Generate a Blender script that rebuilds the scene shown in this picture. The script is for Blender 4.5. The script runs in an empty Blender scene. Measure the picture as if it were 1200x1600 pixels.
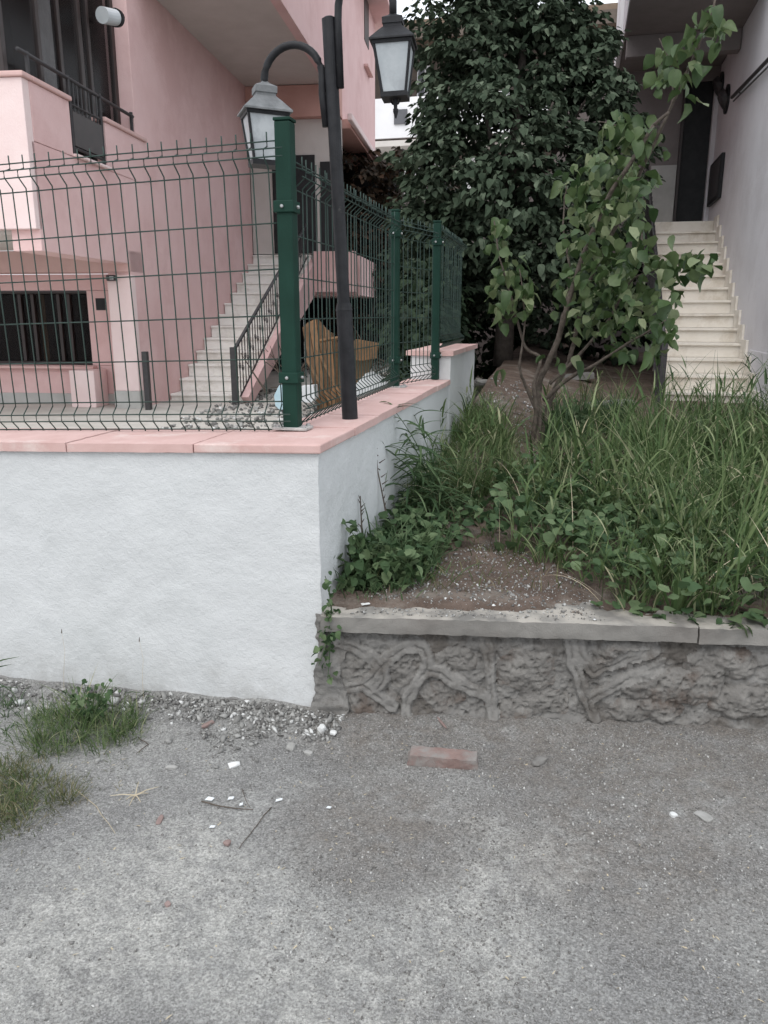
import bpy, bmesh, math, random
import numpy as np
from mathutils import Vector, Matrix, noise, Euler
random.seed(7); RNG = np.random.default_rng(7)
S = bpy.context.scene
C = S.collection
PI = math.pi
R = math.radians

# ------------------------------------------------------------------ camera
F = 1240.0; PITCH = R(14); YAW = R(13.5); EYE = 1.5
cam = bpy.data.objects.new('camera', bpy.data.cameras.new('camera'))
C.objects.link(cam); S.camera = cam
cam.location = (0, 0, EYE)
cam.rotation_euler = (PI/2 - PITCH, 0, YAW)
cam.data.sensor_fit = 'VERTICAL'; cam.data.sensor_height = 32.0
cam.data.lens = F/1600*32.0
cam.data.clip_start = 0.05; cam.data.clip_end = 2000

# ------------------------------------------------------------------ sky, sun, exposure
SUN_EL, SUN_AZ = R(55), R(190)
world = bpy.data.worlds.new('World'); S.world = world; world.use_nodes = True
wn = world.node_tree; wn.nodes.clear()
sky = wn.nodes.new('ShaderNodeTexSky'); sky.sky_type = 'NISHITA'; sky.sun_disc = False
sky.sun_elevation = SUN_EL; sky.sun_rotation = SUN_AZ; sky.air_density = 1.0; sky.dust_density = 4.0; sky.ozone_density = 1.0
tc = wn.nodes.new('ShaderNodeTexCoord')
cn = wn.nodes.new('ShaderNodeTexNoise'); cn.inputs['Scale'].default_value = 1.6; cn.inputs['Detail'].default_value = 5
wn.links.new(tc.outputs['Generated'], cn.inputs['Vector'])
cr = wn.nodes.new('ShaderNodeValToRGB')
cr.color_ramp.elements[0].position = .3; cr.color_ramp.elements[0].color = (5.6, 6.1, 6.6, 1)
cr.color_ramp.elements[1].position = .7; cr.color_ramp.elements[1].color = (8.2, 8.5, 8.8, 1)
wn.links.new(cn.outputs['Fac'], cr.inputs['Fac'])
mx = wn.nodes.new('ShaderNodeMixRGB'); mx.inputs['Fac'].default_value = .85
wn.links.new(sky.outputs['Color'], mx.inputs['Color1']); wn.links.new(cr.outputs['Color'], mx.inputs['Color2'])
bg = wn.nodes.new('ShaderNodeBackground'); bg.inputs['Strength'].default_value = 0.1
wo = wn.nodes.new('ShaderNodeOutputWorld')
wn.links.new(mx.outputs['Color'], bg.inputs['Color']); wn.links.new(bg.outputs['Background'], wo.inputs['Surface'])
sl = bpy.data.lights.new('sun', 'SUN'); sl.energy = 0.55; sl.angle = R(40); sl.color = (1, .97, .92)
sun = bpy.data.objects.new('sun', sl); C.objects.link(sun)
# overcast glow comes from behind and above the camera
sun.rotation_euler = (R(90) - SUN_EL, 0, R(-12))
S.view_settings.view_transform = 'Standard'; S.view_settings.look = 'None'
S.view_settings.exposure = 1.0; S.view_settings.gamma = 1; S.view_settings.use_curve_mapping = False
S.cycles.max_bounces = 8; S.cycles.transparent_max_bounces = 12; S.cycles.use_denoising = True

# ------------------------------------------------------------------ surveying helpers
def ray(px, py):
    x = (px-600)/F; u = (800-py)/F
    fw = math.cos(PITCH)+math.sin(PITCH)*u; z = -math.sin(PITCH)+math.cos(PITCH)*u
    return (x*math.cos(YAW)-fw*math.sin(YAW), x*math.sin(YAW)+fw*math.cos(YAW), z)
HO = (-5.53, 10.18); HR = R(7)
def on(px, py, ax, c, house=False):
    """point where the line of sight meets a real plane (0: x=c, 1: y=c, 2: z=c), in world or house axes"""
    d = ray(px, py); o = (0, 0)
    if house:
        cs, sn = math.cos(HR), math.sin(HR); o = (-HO[0], -HO[1])
        d = (d[0]*cs+d[1]*sn, -d[0]*sn+d[1]*cs, d[2]); o = (o[0]*cs+o[1]*sn, -o[0]*sn+o[1]*cs)
    O = (o[0], o[1], EYE); t = (c-O[ax])/d[ax]
    return Vector((O[0]+t*d[0], O[1]+t*d[1], O[2]+t*d[2]))
def proj(x, y, z):
    vx = x*math.cos(YAW)+y*math.sin(YAW); vy = -x*math.sin(YAW)+y*math.cos(YAW); vz = z-EYE
    f = vy*math.cos(PITCH)-vz*math.sin(PITCH); u = vy*math.sin(PITCH)+vz*math.cos(PITCH)
    return 600+F*vx/f, 800-F*u/f
def inpoly(x, y, poly):
    r = False; j = len(poly)-1
    for i in range(len(poly)):
        xi, yi = poly[i]; xj, yj = poly[j]
        if (yi > y) != (yj > y) and x < (xj-xi)*(y-yi)/(yj-yi)+xi: r = not r
        j = i
    return r

# ------------------------------------------------------------------ materials
def srgb(r, g, b):
    f = lambda v: (v/255/12.92) if v/255 <= .04045 else ((v/255+.055)/1.055)**2.4
    return (f(r), f(g), f(b))
def _nodes(name):
    m = bpy.data.materials.new(name); m.use_nodes = True
    nt = m.node_tree; nt.nodes.clear()
    out = nt.nodes.new('ShaderNodeOutputMaterial'); b = nt.nodes.new('ShaderNodeBsdfPrincipled')
    nt.links.new(b.outputs[0], out.inputs['Surface'])
    return m, nt, b, out
def mat(name, c1, c2=None, scale=6, rough=.85, bump=(), spec=.3, metal=0, detail=6, c3=None, s3=1.5, w3=(.5, .62)):
    """two tones mixed by noise, an optional stain tone, and a stack of bump layers (scale, distance)"""
    m, nt, b, out = _nodes(name)
    g = nt.nodes.new('ShaderNodeNewGeometry'); L = nt.links.new
    b.inputs['Roughness'].default_value = rough; b.inputs['Metallic'].default_value = metal
    b.inputs['Specular IOR Level'].default_value = spec
    c2 = c2 or c1
    n = nt.nodes.new('ShaderNodeTexNoise'); n.inputs['Scale'].default_value = scale; n.inputs['Detail'].default_value = detail
    n.inputs['Roughness'].default_value = .62
    L(g.outputs['Position'], n.inputs['Vector'])
    r = nt.nodes.new('ShaderNodeValToRGB'); r.color_ramp.elements[0].position = .33; r.color_ramp.elements[1].position = .67
    r.color_ramp.elements[0].color = (*c1, 1); r.color_ramp.elements[1].color = (*c2, 1)
    L(n.outputs['Fac'], r.inputs['Fac']); col = r.outputs['Color']
    if c3:
        n3 = nt.nodes.new('ShaderNodeTexNoise'); n3.inputs['Scale'].default_value = s3; n3.inputs['Detail'].default_value = 8
        n3.inputs['Roughness'].default_value = .7
        L(g.outputs['Position'], n3.inputs['Vector'])
        r3 = nt.nodes.new('ShaderNodeMapRange'); r3.inputs['From Min'].default_value = w3[0]; r3.inputs['From Max'].default_value = w3[1]
        L(n3.outputs['Fac'], r3.inputs['Value'])
        mm = nt.nodes.new('ShaderNodeMixRGB'); mm.inputs['Color2'].default_value = (*c3, 1)
        L(r3.outputs[0], mm.inputs['Fac']); L(col, mm.inputs['Color1']); col = mm.outputs['Color']
    L(col, b.inputs['Base Color'])
    prev = None
    for sc, dist in bump:
        bn = nt.nodes.new('ShaderNodeTexNoise'); bn.inputs['Scale'].default_value = sc; bn.inputs['Detail'].default_value = 4
        L(g.outputs['Position'], bn.inputs['Vector'])
        bp = nt.nodes.new('ShaderNodeBump'); bp.inputs['Distance'].default_value = dist; bp.inputs['Strength'].default_value = 1
        L(bn.outputs['Fac'], bp.inputs['Height'])
        if prev: L(prev.outputs[0], bp.inputs['Normal'])
        prev = bp
    if prev: L(prev.outputs[0], b.inputs['Normal'])
    return m
def leafmat(name, ramp, rough=.55, trans=.25, spec=.35):
    m, nt, b, out = _nodes(name); L = nt.links.new
    g = nt.nodes.new('ShaderNodeNewGeometry'); oi = nt.nodes.new('ShaderNodeObjectInfo')
    ad = nt.nodes.new('ShaderNodeMath'); ad.operation = 'ADD'
    L(g.outputs['Random Per Island'], ad.inputs[0]); L(oi.outputs['Random'], ad.inputs[1])
    fr = nt.nodes.new('ShaderNodeMath'); fr.operation = 'FRACT'; L(ad.outputs[0], fr.inputs[0])
    r = nt.nodes.new('ShaderNodeValToRGB')
    while len(r.color_ramp.elements) < len(ramp): r.color_ramp.elements.new(.5)
    for e, (p, c) in zip(r.color_ramp.elements, ramp): e.position = p; e.color = (*c, 1)
    L(fr.outputs[0], r.inputs['Fac'])
    n = nt.nodes.new('ShaderNodeTexNoise'); n.inputs['Scale'].default_value = 35; L(g.outputs['Position'], n.inputs['Vector'])
    mr = nt.nodes.new('ShaderNodeMapRange'); mr.inputs['To Min'].default_value = .75; mr.inputs['To Max'].default_value = 1.25
    L(n.outputs['Fac'], mr.inputs['Value'])
    mu = nt.nodes.new('ShaderNodeMixRGB'); mu.blend_type = 'MULTIPLY'; mu.inputs['Fac'].default_value = 1
    L(r.outputs['Color'], mu.inputs['Color1']); L(mr.outputs[0], mu.inputs['Color2'])
    L(mu.outputs['Color'], b.inputs['Base Color'])
    b.inputs['Roughness'].default_value = rough; b.inputs['Specular IOR Level'].default_value = spec
    t = nt.nodes.new('ShaderNodeBsdfTranslucent'); L(mu.outputs['Color'], t.inputs['Color'])
    ms = nt.nodes.new('ShaderNodeMixShader'); ms.inputs['Fac'].default_value = trans
    L(b.outputs[0], ms.inputs[1]); L(t.outputs[0], ms.inputs[2]); L(ms.outputs[0], out.inputs['Surface'])
    return m

M = {}
M['white_paint'] = mat('white_paint', (.595,.603,.606), (.65,.657,.66), 2.2, .8, [(38,.0035),(150,.002),(420,.0008)], c3=(.50,.515,.515), s3=1.9, w3=(.5,.85))
M['grey_render'] = mat('grey_render', (.19,.185,.18), (.30,.29,.28), 9, .95, [(30,.006),(160,.003)])
M['mortar'] = mat('mortar', (.17,.163,.154), (.26,.25,.236), 11, .95, [(60,.004),(220,.004)], c3=(.125,.112,.10), s3=3)
M['rib_mortar'] = mat('rib_mortar', (.185,.177,.167), (.265,.255,.24), 13, .95, [(70,.003),(240,.003)], c3=(.14,.128,.116), s3=6)
M['coping'] = mat('coping', (.17,.162,.15), (.27,.257,.238), 5, .92, [(30,.003),(200,.002)], c3=(.2,.185,.17), s3=3, w3=(.5,.66))
M['cap_tile'] = mat('cap_tile', (.56,.365,.335), (.65,.45,.42), 5, .8, [(25,.002),(220,.0008)], c3=(.70,.58,.54), s3=4, w3=(.55,.72))
M['pink_plaster'] = mat('pink_plaster', (.74,.50,.485), (.79,.555,.54), 2.5, .9, [(45,.004),(150,.002)], c3=(.70,.46,.445), s3=.8)
M['pink_trim'] = mat('pink_trim', (.62,.41,.385), (.68,.46,.43), 5, .8, [(60,.002)])
M['shaded_pink'] = mat('shaded_pink', (.54,.31,.265), (.60,.36,.315), 3, .9, [(60,.003)])  # house pink with the warm tone of shade put into the colour
M['pale_pink'] = mat('pale_pink', (.80,.62,.60), (.86,.70,.68), 2.5, .9, [(60,.003)])
M['soffit_grey'] = mat('soffit_grey', (.56,.52,.49), (.63,.59,.56), 2, .9, [(60,.003)])
M['skirt_grey'] = mat('skirt_grey', (.42,.41,.39), (.52,.51,.49), 4, .9, [(60,.003)])
M['marble'] = mat('marble', (.80,.78,.74), (.88,.86,.82), 4, .5, [(120,.0005)], c3=(.70,.67,.62), s3=2.5)
M['marble_warm'] = mat('marble_warm', (.72,.67,.60), (.80,.755,.69), 4, .5, [(120,.0005)], c3=(.62,.56,.48), s3=2.5)
M['lilac_plaster'] = mat('lilac_plaster', (.66,.635,.655), (.72,.695,.715), 1.6, .9, [(55,.005),(160,.002)], c3=(.62,.59,.605), s3=.9)
M['dark_soffit'] = mat('dark_soffit', (.20,.175,.17), (.25,.22,.215), 2, .9, [(60,.003)])
M['dark_frame'] = mat('dark_frame', (.022,.014,.013), (.035,.022,.02), 8, .45, spec=.5)
M['black'] = mat('black', (.010,.010,.011), (.02,.02,.022), 8, .5)
M['void'] = mat('void', (.006,.006,.007), (.012,.012,.012), 3, .9)  # near black: the darkness of unlit hollows put into the colour
M['black_metal'] = mat('black_metal', (.010,.010,.012), (.022,.022,.025), 20, .55, [(140,.0012)], spec=.3, c3=(.10,.095,.09), s3=16, w3=(.66,.74))
M['iron'] = mat('iron', (.03,.028,.03), (.05,.045,.047), 20, .5, [(140,.001)], spec=.5)
M['lamp_roof'] = mat('lamp_roof', (.12,.125,.13), (.20,.205,.21), 25, .6, [(140,.0008)], spec=.4)
M['green_paint'] = mat('green_paint', (.006,.030,.020), (.009,.040,.028), 6, .6, [(90,.0006)], spec=.2)
M['green_wire'] = mat('green_wire', (.018,.042,.033), (.03,.055,.045), 6, .5, spec=.4)
M['galv'] = mat('galv', (.35,.36,.36), (.5,.5,.5), 30, .4, metal=.6)
M['plate'] = mat('plate', (.30,.29,.28), (.5,.49,.47), 40, .8, [(120,.002)])
M['frosted'] = mat('frosted', (.38,.41,.43), (.52,.545,.56), 9, .35, c3=(.36,.38,.40), s3=7, spec=.5)
M['wood'] = mat('wood', (.14,.078,.038), (.21,.122,.065), 9, .7, [(60,.002)], c3=(.25,.13,.06), s3=3)
M['wood_dark'] = mat('wood_dark', (.10,.055,.028), (.17,.10,.055), 9, .75, [(60,.002)])
M['wood_grey'] = mat('wood_grey', (.17,.11,.06), (.24,.165,.10), 9, .8, [(60,.002)])
M['blue_plastic'] = mat('blue_plastic', (.42,.58,.66), (.55,.70,.76), 6, .5)
M['white_sheet'] = mat('white_sheet', (.60,.62,.64), (.72,.74,.75), 5, .5)
M['soil'] = mat('soil', (.085,.06,.047), (.165,.122,.10), 7, .97, [(40,.01),(160,.006)], c3=(.25,.22,.19), s3=2.2, w3=(.53,.68))
M['yard'] = mat('yard', (.46,.44,.40), (.6,.57,.53), 3, .95, [(40,.005)])
M['brick'] = mat('brick', (.20,.135,.12), (.27,.19,.17), 14, .95, [(60,.004),(200,.002)], c3=(.26,.24,.225), s3=8, w3=(.48,.62))
M['chip'] = leafmat('chip', [(0,(.14,.133,.126)),(.3,(.21,.203,.193)),(.7,(.31,.30,.29)),(.93,(.42,.41,.395)),(1,(.60,.59,.57))], .9, 0, .2)
M['rubble'] = leafmat('rubble', [(0,(.12,.115,.11)),(.45,(.24,.235,.225)),(.85,(.38,.375,.36)),(1,(.72,.72,.71))], .9, 0, .2)
M['white_stone'] = mat('white_stone', (.58,.58,.57), (.72,.72,.71), 20, .8, [(80,.002)])
M['grey_stone'] = mat('grey_stone', (.27,.265,.25), (.40,.39,.375), 20, .95, [(80,.003)])
M['red_stone'] = mat('red_stone', (.22,.155,.14), (.29,.215,.20), 20, .95, [(80,.003)])
M['straw'] = mat('straw', (.45,.38,.27), (.58,.50,.37), 30, .8)
M['twig'] = mat('twig', (.07,.055,.045), (.13,.105,.085), 30, .9)
M['bark'] = mat('bark', (.075,.06,.05), (.17,.14,.118), 28, .95, [(70,.004)])
M['dark_bark'] = mat('dark_bark', (.05,.042,.036), (.09,.075,.065), 12, .95, [(40,.008)])
M['grass'] = leafmat('grass', [(0,(.055,.095,.034)),(.4,(.09,.142,.053)),(.75,(.155,.205,.088)),(.92,(.25,.29,.155)),(1,(.46,.42,.28))], .6, .3, .2)
M['dry_grass'] = leafmat('dry_grass', [(0,(.06,.085,.032)),(.45,(.105,.125,.05)),(.8,(.20,.18,.10)),(1,(.34,.29,.19))], .7, .3, .2)
M['weed'] = leafmat('weed', [(0,(.042,.08,.036)),(.5,(.075,.125,.055)),(1,(.15,.205,.105))], .6, .25, .2)
M['apple_leaf'] = leafmat('apple_leaf', [(0,(.04,.075,.028)),(.45,(.075,.12,.045)),(.8,(.125,.17,.075)),(1,(.28,.32,.18))], .45, .3, .35)
M['dark_leaf'] = leafmat('dark_leaf', [(0,(.036,.054,.034)),(.5,(.060,.084,.054)),(.85,(.090,.118,.080)),(1,(.15,.185,.13))], .75, .15, .12)
M['dark_shaded_leaf'] = leafmat('dark_shaded_leaf', [(0,(.010,.02,.010)),(.6,(.02,.036,.018)),(1,(.035,.055,.028))], .6, .1, .2)  # dark green, deepened so the shade under the tree sits in the colour
M['red_leaf'] = leafmat('red_leaf', [(0,(.022,.02,.014)),(.6,(.05,.035,.022)),(1,(.09,.05,.03))], .6, .1, .2)
M['far_white'] = mat('far_white', (.74,.73,.74), (.82,.81,.82), 1, .9)
M['far_brown'] = mat('far_brown', (.10,.08,.07), (.15,.12,.10), 2, .9)
M['far_glass'] = mat('far_glass', (.06,.06,.07), (.12,.12,.13), 1, .2)
M['roof_tile'] = mat('roof_tile', (.16,.12,.09), (.22,.16,.12), 5, .9)
M['curtain'] = mat('curtain', (.62,.60,.60), (.80,.78,.78), 9, .9)
M['pale_frame'] = mat('pale_frame', (.55,.58,.60), (.66,.69,.70), 4, .6)
# window glass: dark, reflective, lets a little through
gm, gnt, gb, go = _nodes('window_glass')
gb.inputs['Base Color'].default_value = (.022,.018,.018,1); gb.inputs['Roughness'].default_value = .2; gb.inputs['Alpha'].default_value = .38; gb.inputs['Specular IOR Level'].default_value = .10
M['glass'] = gm

def dust_top(m, col):
    nt = m.node_tree; b = next(n for n in nt.nodes if n.type == 'BSDF_PRINCIPLED'); L = nt.links.new
    src = b.inputs['Base Color'].links[0].from_socket; g = nt.nodes.new('ShaderNodeNewGeometry'); sp = nt.nodes.new('ShaderNodeSeparateXYZ'); L(g.outputs['True Normal'], sp.inputs[0])
    r = nt.nodes.new('ShaderNodeMapRange'); r.inputs['From Min'].default_value = .55; r.inputs['From Max'].default_value = .9; L(sp.outputs['Z'], r.inputs['Value'])
    n = nt.nodes.new('ShaderNodeTexNoise'); n.inputs['Scale'].default_value = 9; n.inputs['Detail'].default_value = 8; L(g.outputs['Position'], n.inputs['Vector'])
    r2 = nt.nodes.new('ShaderNodeMapRange'); r2.inputs['From Min'].default_value = .38; r2.inputs['From Max'].default_value = .58; L(n.outputs['Fac'], r2.inputs['Value'])
    mu = nt.nodes.new('ShaderNodeMath'); mu.operation = 'MULTIPLY'; L(r.outputs[0], mu.inputs[0]); L(r2.outputs[0], mu.inputs[1])
    mx_ = nt.nodes.new('ShaderNodeMixRGB'); mx_.inputs['Color2'].default_value = (*col, 1); L(mu.outputs[0], mx_.inputs['Fac']); L(src, mx_.inputs['Color1']); L(mx_.outputs[0], b.inputs['Base Color'])
dust_top(M['coping'], (.40,.37,.33))
def splash(m, z0, z1, col):
    nt = m.node_tree; b = next(n for n in nt.nodes if n.type == 'BSDF_PRINCIPLED'); L = nt.links.new
    src = b.inputs['Base Color'].links[0].from_socket; g = nt.nodes.new('ShaderNodeNewGeometry'); sp = nt.nodes.new('ShaderNodeSeparateXYZ'); L(g.outputs['Position'], sp.inputs[0])
    n = nt.nodes.new('ShaderNodeTexNoise'); n.inputs['Scale'].default_value = 7; n.inputs['Detail'].default_value = 9; n.inputs['Roughness'].default_value = .75; L(g.outputs['Position'], n.inputs['Vector'])
    r = nt.nodes.new('ShaderNodeMapRange'); r.inputs['From Min'].default_value = z1; r.inputs['From Max'].default_value = z0; L(sp.outputs['Z'], r.inputs['Value'])
    r2 = nt.nodes.new('ShaderNodeMapRange'); r2.inputs['From Min'].default_value = .40; r2.inputs['From Max'].default_value = .68; L(n.outputs['Fac'], r2.inputs['Value'])
    mu = nt.nodes.new('ShaderNodeMath'); mu.operation = 'MULTIPLY'; L(r.outputs[0], mu.inputs[0]); L(r2.outputs[0], mu.inputs[1])
    x = nt.nodes.new('ShaderNodeMixRGB'); x.inputs['Color2'].default_value = (*col, 1); L(mu.outputs[0], x.inputs['Fac']); L(src, x.inputs['Color1']); L(x.outputs[0], b.inputs['Base Color'])
splash(M['white_paint'], -.05, .22, (.36,.355,.34))
# ground: asphalt with dusty patches and darker gravelly stretches
def ground_material():
    m, nt, b, out = _nodes('street_surface'); L = nt.links.new
    g = nt.nodes.new('ShaderNodeNewGeometry')
    def noi(s, d=6, ro=.6):
        n = nt.nodes.new('ShaderNodeTexNoise'); n.inputs['Scale'].default_value = s; n.inputs['Detail'].default_value = d
        n.inputs['Roughness'].default_value = ro; L(g.outputs['Position'], n.inputs['Vector']); return n.outputs['Fac']
    def rng(v, a, c, lo=0, hi=1):
        r = nt.nodes.new('ShaderNodeMapRange'); r.inputs['From Min'].default_value = a; r.inputs['From Max'].default_value = c
        r.inputs['To Min'].default_value = lo; r.inputs['To Max'].default_value = hi; r.interpolation_type = 'SMOOTHSTEP'
        L(v, r.inputs['Value']); return r.outputs[0]
    def mix(f, a, c):
        x = nt.nodes.new('ShaderNodeMixRGB')
        L(f, x.inputs['Fac'])
        for i, v in ((1, a), (2, c)):
            if isinstance(v, tuple): x.inputs[i].default_value = (*v, 1)
            else: L(v, x.inputs[i])
        return x.outputs[0]
    def mul(a, c):
        x = nt.nodes.new('ShaderNodeMath'); x.operation = 'MULTIPLY'; L(a, x.inputs[0]); L(c, x.inputs[1]); return x.outputs[0]
    def spot(p, r0, r1):
        d = nt.nodes.new('ShaderNodeVectorMath'); d.operation = 'DISTANCE'; d.inputs[1].default_value = p
        L(g.outputs['Position'], d.inputs[0]); return rng(d.outputs['Value'], r1, r0)
    base = mix(rng(noi(210, 4, .75), .36, .64), (.15,.146,.142), (.30,.294,.286))
    base = mix(rng(noi(2.3), .38, .58), base, mix(rng(noi(90, 3), .3, .7), (.235,.230,.222), (.335,.33,.318)))
    base = mix(rng(noi(7.0, 10, .75), .56, .74), base, (.38,.374,.36))
    # pale dust worn onto the asphalt
    for px, py, r0, r1 in ((800,1370,.08,.26), (870,1330,.06,.18), (730,1440,.08,.22), (790,1520,.03,.16), (760,1290,.02,.10), (560,1560,.1,.40), (290,1330,.05,.30), (170,1420,.1,.40), (360,1450,.1,.35), (60,1500,.1,.35)):
        base = mix(mul(spot(tuple(on(px, py, 2, 0)), r0, r1), rng(noi(13, 9, .8), .36, .66)), base, (.41,.40,.378))
    # brownish earth washed out below the low wall
    for px, py, r0, r1 in ((600,1130,.15,.42), (860,1150,.2,.5), (1130,1170,.2,.55), (600,1290,.1,.42), (980,1300,.1,.6)):
        base = mix(mul(spot(tuple(on(px, py, 2, 0)), r0, r1), rng(noi(11, 8, .7), .25, .7)), base, (.19,.172,.155))
    vo = nt.nodes.new('ShaderNodeTexVoronoi'); vo.inputs['Scale'].default_value = 190; L(g.outputs['Position'], vo.inputs['Vector'])
    sc3 = nt.nodes.new('ShaderNodeSeparateXYZ'); L(vo.outputs['Color'], sc3.inputs[0])
    for f, lo, hi in ((rng(noi(150, 6, .85), .34, .66), .80, 1.40), (rng(sc3.outputs['X'], .1, .95), .88, 1.28), (rng(noi(34, 6, .8), .34, .66), .92, 1.13)):
        mr = nt.nodes.new('ShaderNodeMapRange'); mr.inputs['To Min'].default_value = lo; mr.inputs['To Max'].default_value = hi; L(f, mr.inputs['Value'])
        mm = nt.nodes.new('ShaderNodeMixRGB'); mm.blend_type = 'MULTIPLY'; mm.inputs['Fac'].default_value = 1; L(base, mm.inputs[1]); L(mr.outputs[0], mm.inputs[2]); base = mm.outputs[0]
    L(base, b.inputs['Base Color']); b.inputs['Roughness'].default_value = .93; b.inputs['Specular IOR Level'].default_value = .2
    prev = None
    for s, d in ((45, .006), (150, .007), (420, .004)):
        bp = nt.nodes.new('ShaderNodeBump'); bp.inputs['Distance'].default_value = d; L(noi(s, 4), bp.inputs['Height'])
        if prev: L(prev.outputs[0], bp.inputs['Normal'])
        prev = bp
    L(prev.outputs[0], b.inputs['Normal'])
    return m
M['street'] = ground_material()

# ------------------------------------------------------------------ building helpers
def tag(o, label=None, cat=None, group=None, kind=None):
    if label: o['label'] = label
    if cat: o['category'] = cat
    if group: o['group'] = group
    if kind: o['kind'] = kind
    return o
def empty(name, loc=(0,0,0), rz=0, parent=None):
    o = bpy.data.objects.new(name, None); o.empty_display_size = .1; C.objects.link(o)
    o.location = loc; o.rotation_euler = (0, 0, rz)
    if parent: o.parent = parent
    return o
def link(name, me, m=None, parent=None, loc=None):
    o = bpy.data.objects.new(name, me); C.objects.link(o)
    if m is not None and not me.materials: me.materials.append(m)
    if parent: o.parent = parent
    if loc is not None: o.location = loc
    return o
class MB:
    def __init__(s): s.v = []; s.f = []
    def add(s, vs, fs):
        n = len(s.v); s.v += [tuple(p) for p in vs]; s.f += [tuple(i+n for i in f) for f in fs]; return s
    def box(s, x0, x1, y0, y1, z0, z1, mt=None):
        vs = [Vector(p) for p in ((x0,y0,z0),(x1,y0,z0),(x1,y1,z0),(x0,y1,z0),(x0,y0,z1),(x1,y0,z1),(x1,y1,z1),(x0,y1,z1))]
        if mt: vs = [mt @ p for p in vs]
        return s.add(vs, [(0,3,2,1),(4,5,6,7),(0,1,5,4),(1,2,6,5),(2,3,7,6),(3,0,4,7)])
    def tube(s, pts, r, n=8, caps=True):
        pts = [Vector(p) for p in pts]; rr = r if isinstance(r, (list, tuple)) else [r]*len(pts); rings = []
        for i, p in enumerate(pts):
            t = ((pts[i+1]-p).normalized() if i == 0 else (p-pts[i-1]).normalized() if i == len(pts)-1
                 else ((pts[i+1]-p).normalized()+(p-pts[i-1]).normalized()).normalized())
            a = t.cross(Vector((0,0,1))) if abs(t.z) < .95 else t.cross(Vector((0,1,0)))
            a.normalize(); b = t.cross(a)
            rings.append([p+(a*math.cos(2*PI*k/n)+b*math.sin(2*PI*k/n))*rr[i] for k in range(n)])
        vs = [q for ring in rings for q in ring]; fs = []
        for i in range(len(pts)-1):
            for k in range(n):
                fs.append((i*n+k, i*n+(k+1) % n, (i+1)*n+(k+1) % n, (i+1)*n+k))
        if caps: fs += [tuple(range(n))[::-1], tuple((len(pts)-1)*n+k for k in range(n))]
        return s.add(vs, fs)
    def prism(s, poly, off):
        """poly: 3D polygon; extruded by the vector off"""
        n = len(poly); a = [Vector(p) for p in poly]; b = [p+Vector(off) for p in a]
        return s.add(a+b, [tuple(range(n))[::-1], tuple(range(n, 2*n))]+[(i, (i+1) % n, n+(i+1) % n, n+i) for i in range(n)])
    def frustum(s, n, rings, rot=0, c=(0,0)):
        """rings: (radius, z); n-sided"""
        vs = []
        for r, z in rings:
            for k in range(n):
                a = rot+2*PI*(k+.5)/n; vs.append((c[0]+r*math.cos(a), c[1]+r*math.sin(a), z))
        fs = [tuple(range(n))[::-1], tuple((len(rings)-1)*n+k for k in range(n))]
        for i in range(len(rings)-1):
            for k in range(n): fs.append((i*n+k, i*n+(k+1) % n, (i+1)*n+(k+1) % n, (i+1)*n+k))
        return s.add(vs, fs)
    def mesh(s, name):
        me = bpy.data.meshes.new(name); me.from_pydata(s.v, [], s.f)
        bm = bmesh.new(); bm.from_mesh(me); bmesh.ops.recalc_face_normals(bm, faces=bm.faces); bm.to_mesh(me); bm.free()
        return me
    def build(s, name, m, parent=None, bevel=0, smooth=False, loc=None):
        me = s.mesh(name); o = link(name, me, m, parent, loc)
        if smooth:
            for p in me.polygons: p.use_smooth = True
        if bevel:
            md = o.modifiers.new('bevel', 'BEVEL'); md.width = bevel; md.segments = 2; md.limit_method = 'ANGLE'; md.angle_limit = R(35)
        return o
def fbm(p, s, o=4): return noise.fractal(Vector(p)*s, .9, 2.1, o)
def rough_box(name, x0, x1, y0, y1, z0, z1, m, parent=None, res=.04, amp=.004, sc=9, fn=None, open_bottom=False):
    """a box with each face gridded, welded, and worn by noise: no two edges stay straight"""
    bm = bmesh.new()
    nx, ny, nz = [max(1, int(round((b-a)/res))) for a, b in ((x0,x1),(y0,y1),(z0,z1))]
    def grid(o, u, nu, v, nv):
        g = [[bm.verts.new(o+u*(i/nu)+v*(j/nv)) for j in range(nv+1)] for i in range(nu+1)]
        for i in range(nu):
            for j in range(nv): bm.faces.new((g[i][j], g[i+1][j], g[i+1][j+1], g[i][j+1]))
    o = Vector((x0,y0,z0)); X = Vector((x1-x0,0,0)); Y = Vector((0,y1-y0,0)); Z = Vector((0,0,z1-z0))
    grid(o, X, nx, Z, nz); grid(o+Y, X, nx, Z, nz); grid(o, Y, ny, Z, nz); grid(o+X, Y, ny, Z, nz); grid(o+Z, X, nx, Y, ny)
    if not open_bottom: grid(o, X, nx, Y, ny)
    bmesh.ops.remove_doubles(bm, verts=bm.verts, dist=1e-5)
    for v in bm.verts:
        p = v.co.copy()
        d = Vector((fbm(p, sc), fbm(p+Vector((7,3,1)), sc), fbm(p+Vector((1,9,5)), sc)*.6))*amp
        v.co = p+d
        if fn: v.co = fn(v.co)
    bmesh.ops.recalc_face_normals(bm, faces=bm.faces)
    me = bpy.data.meshes.new(name); bm.to_mesh(me); bm.free()
    for p in me.polygons: p.use_smooth = True
    try: me.set_sharp_from_angle(angle=R(50))
    except Exception: pass
    return link(name, me, m, parent)
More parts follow.
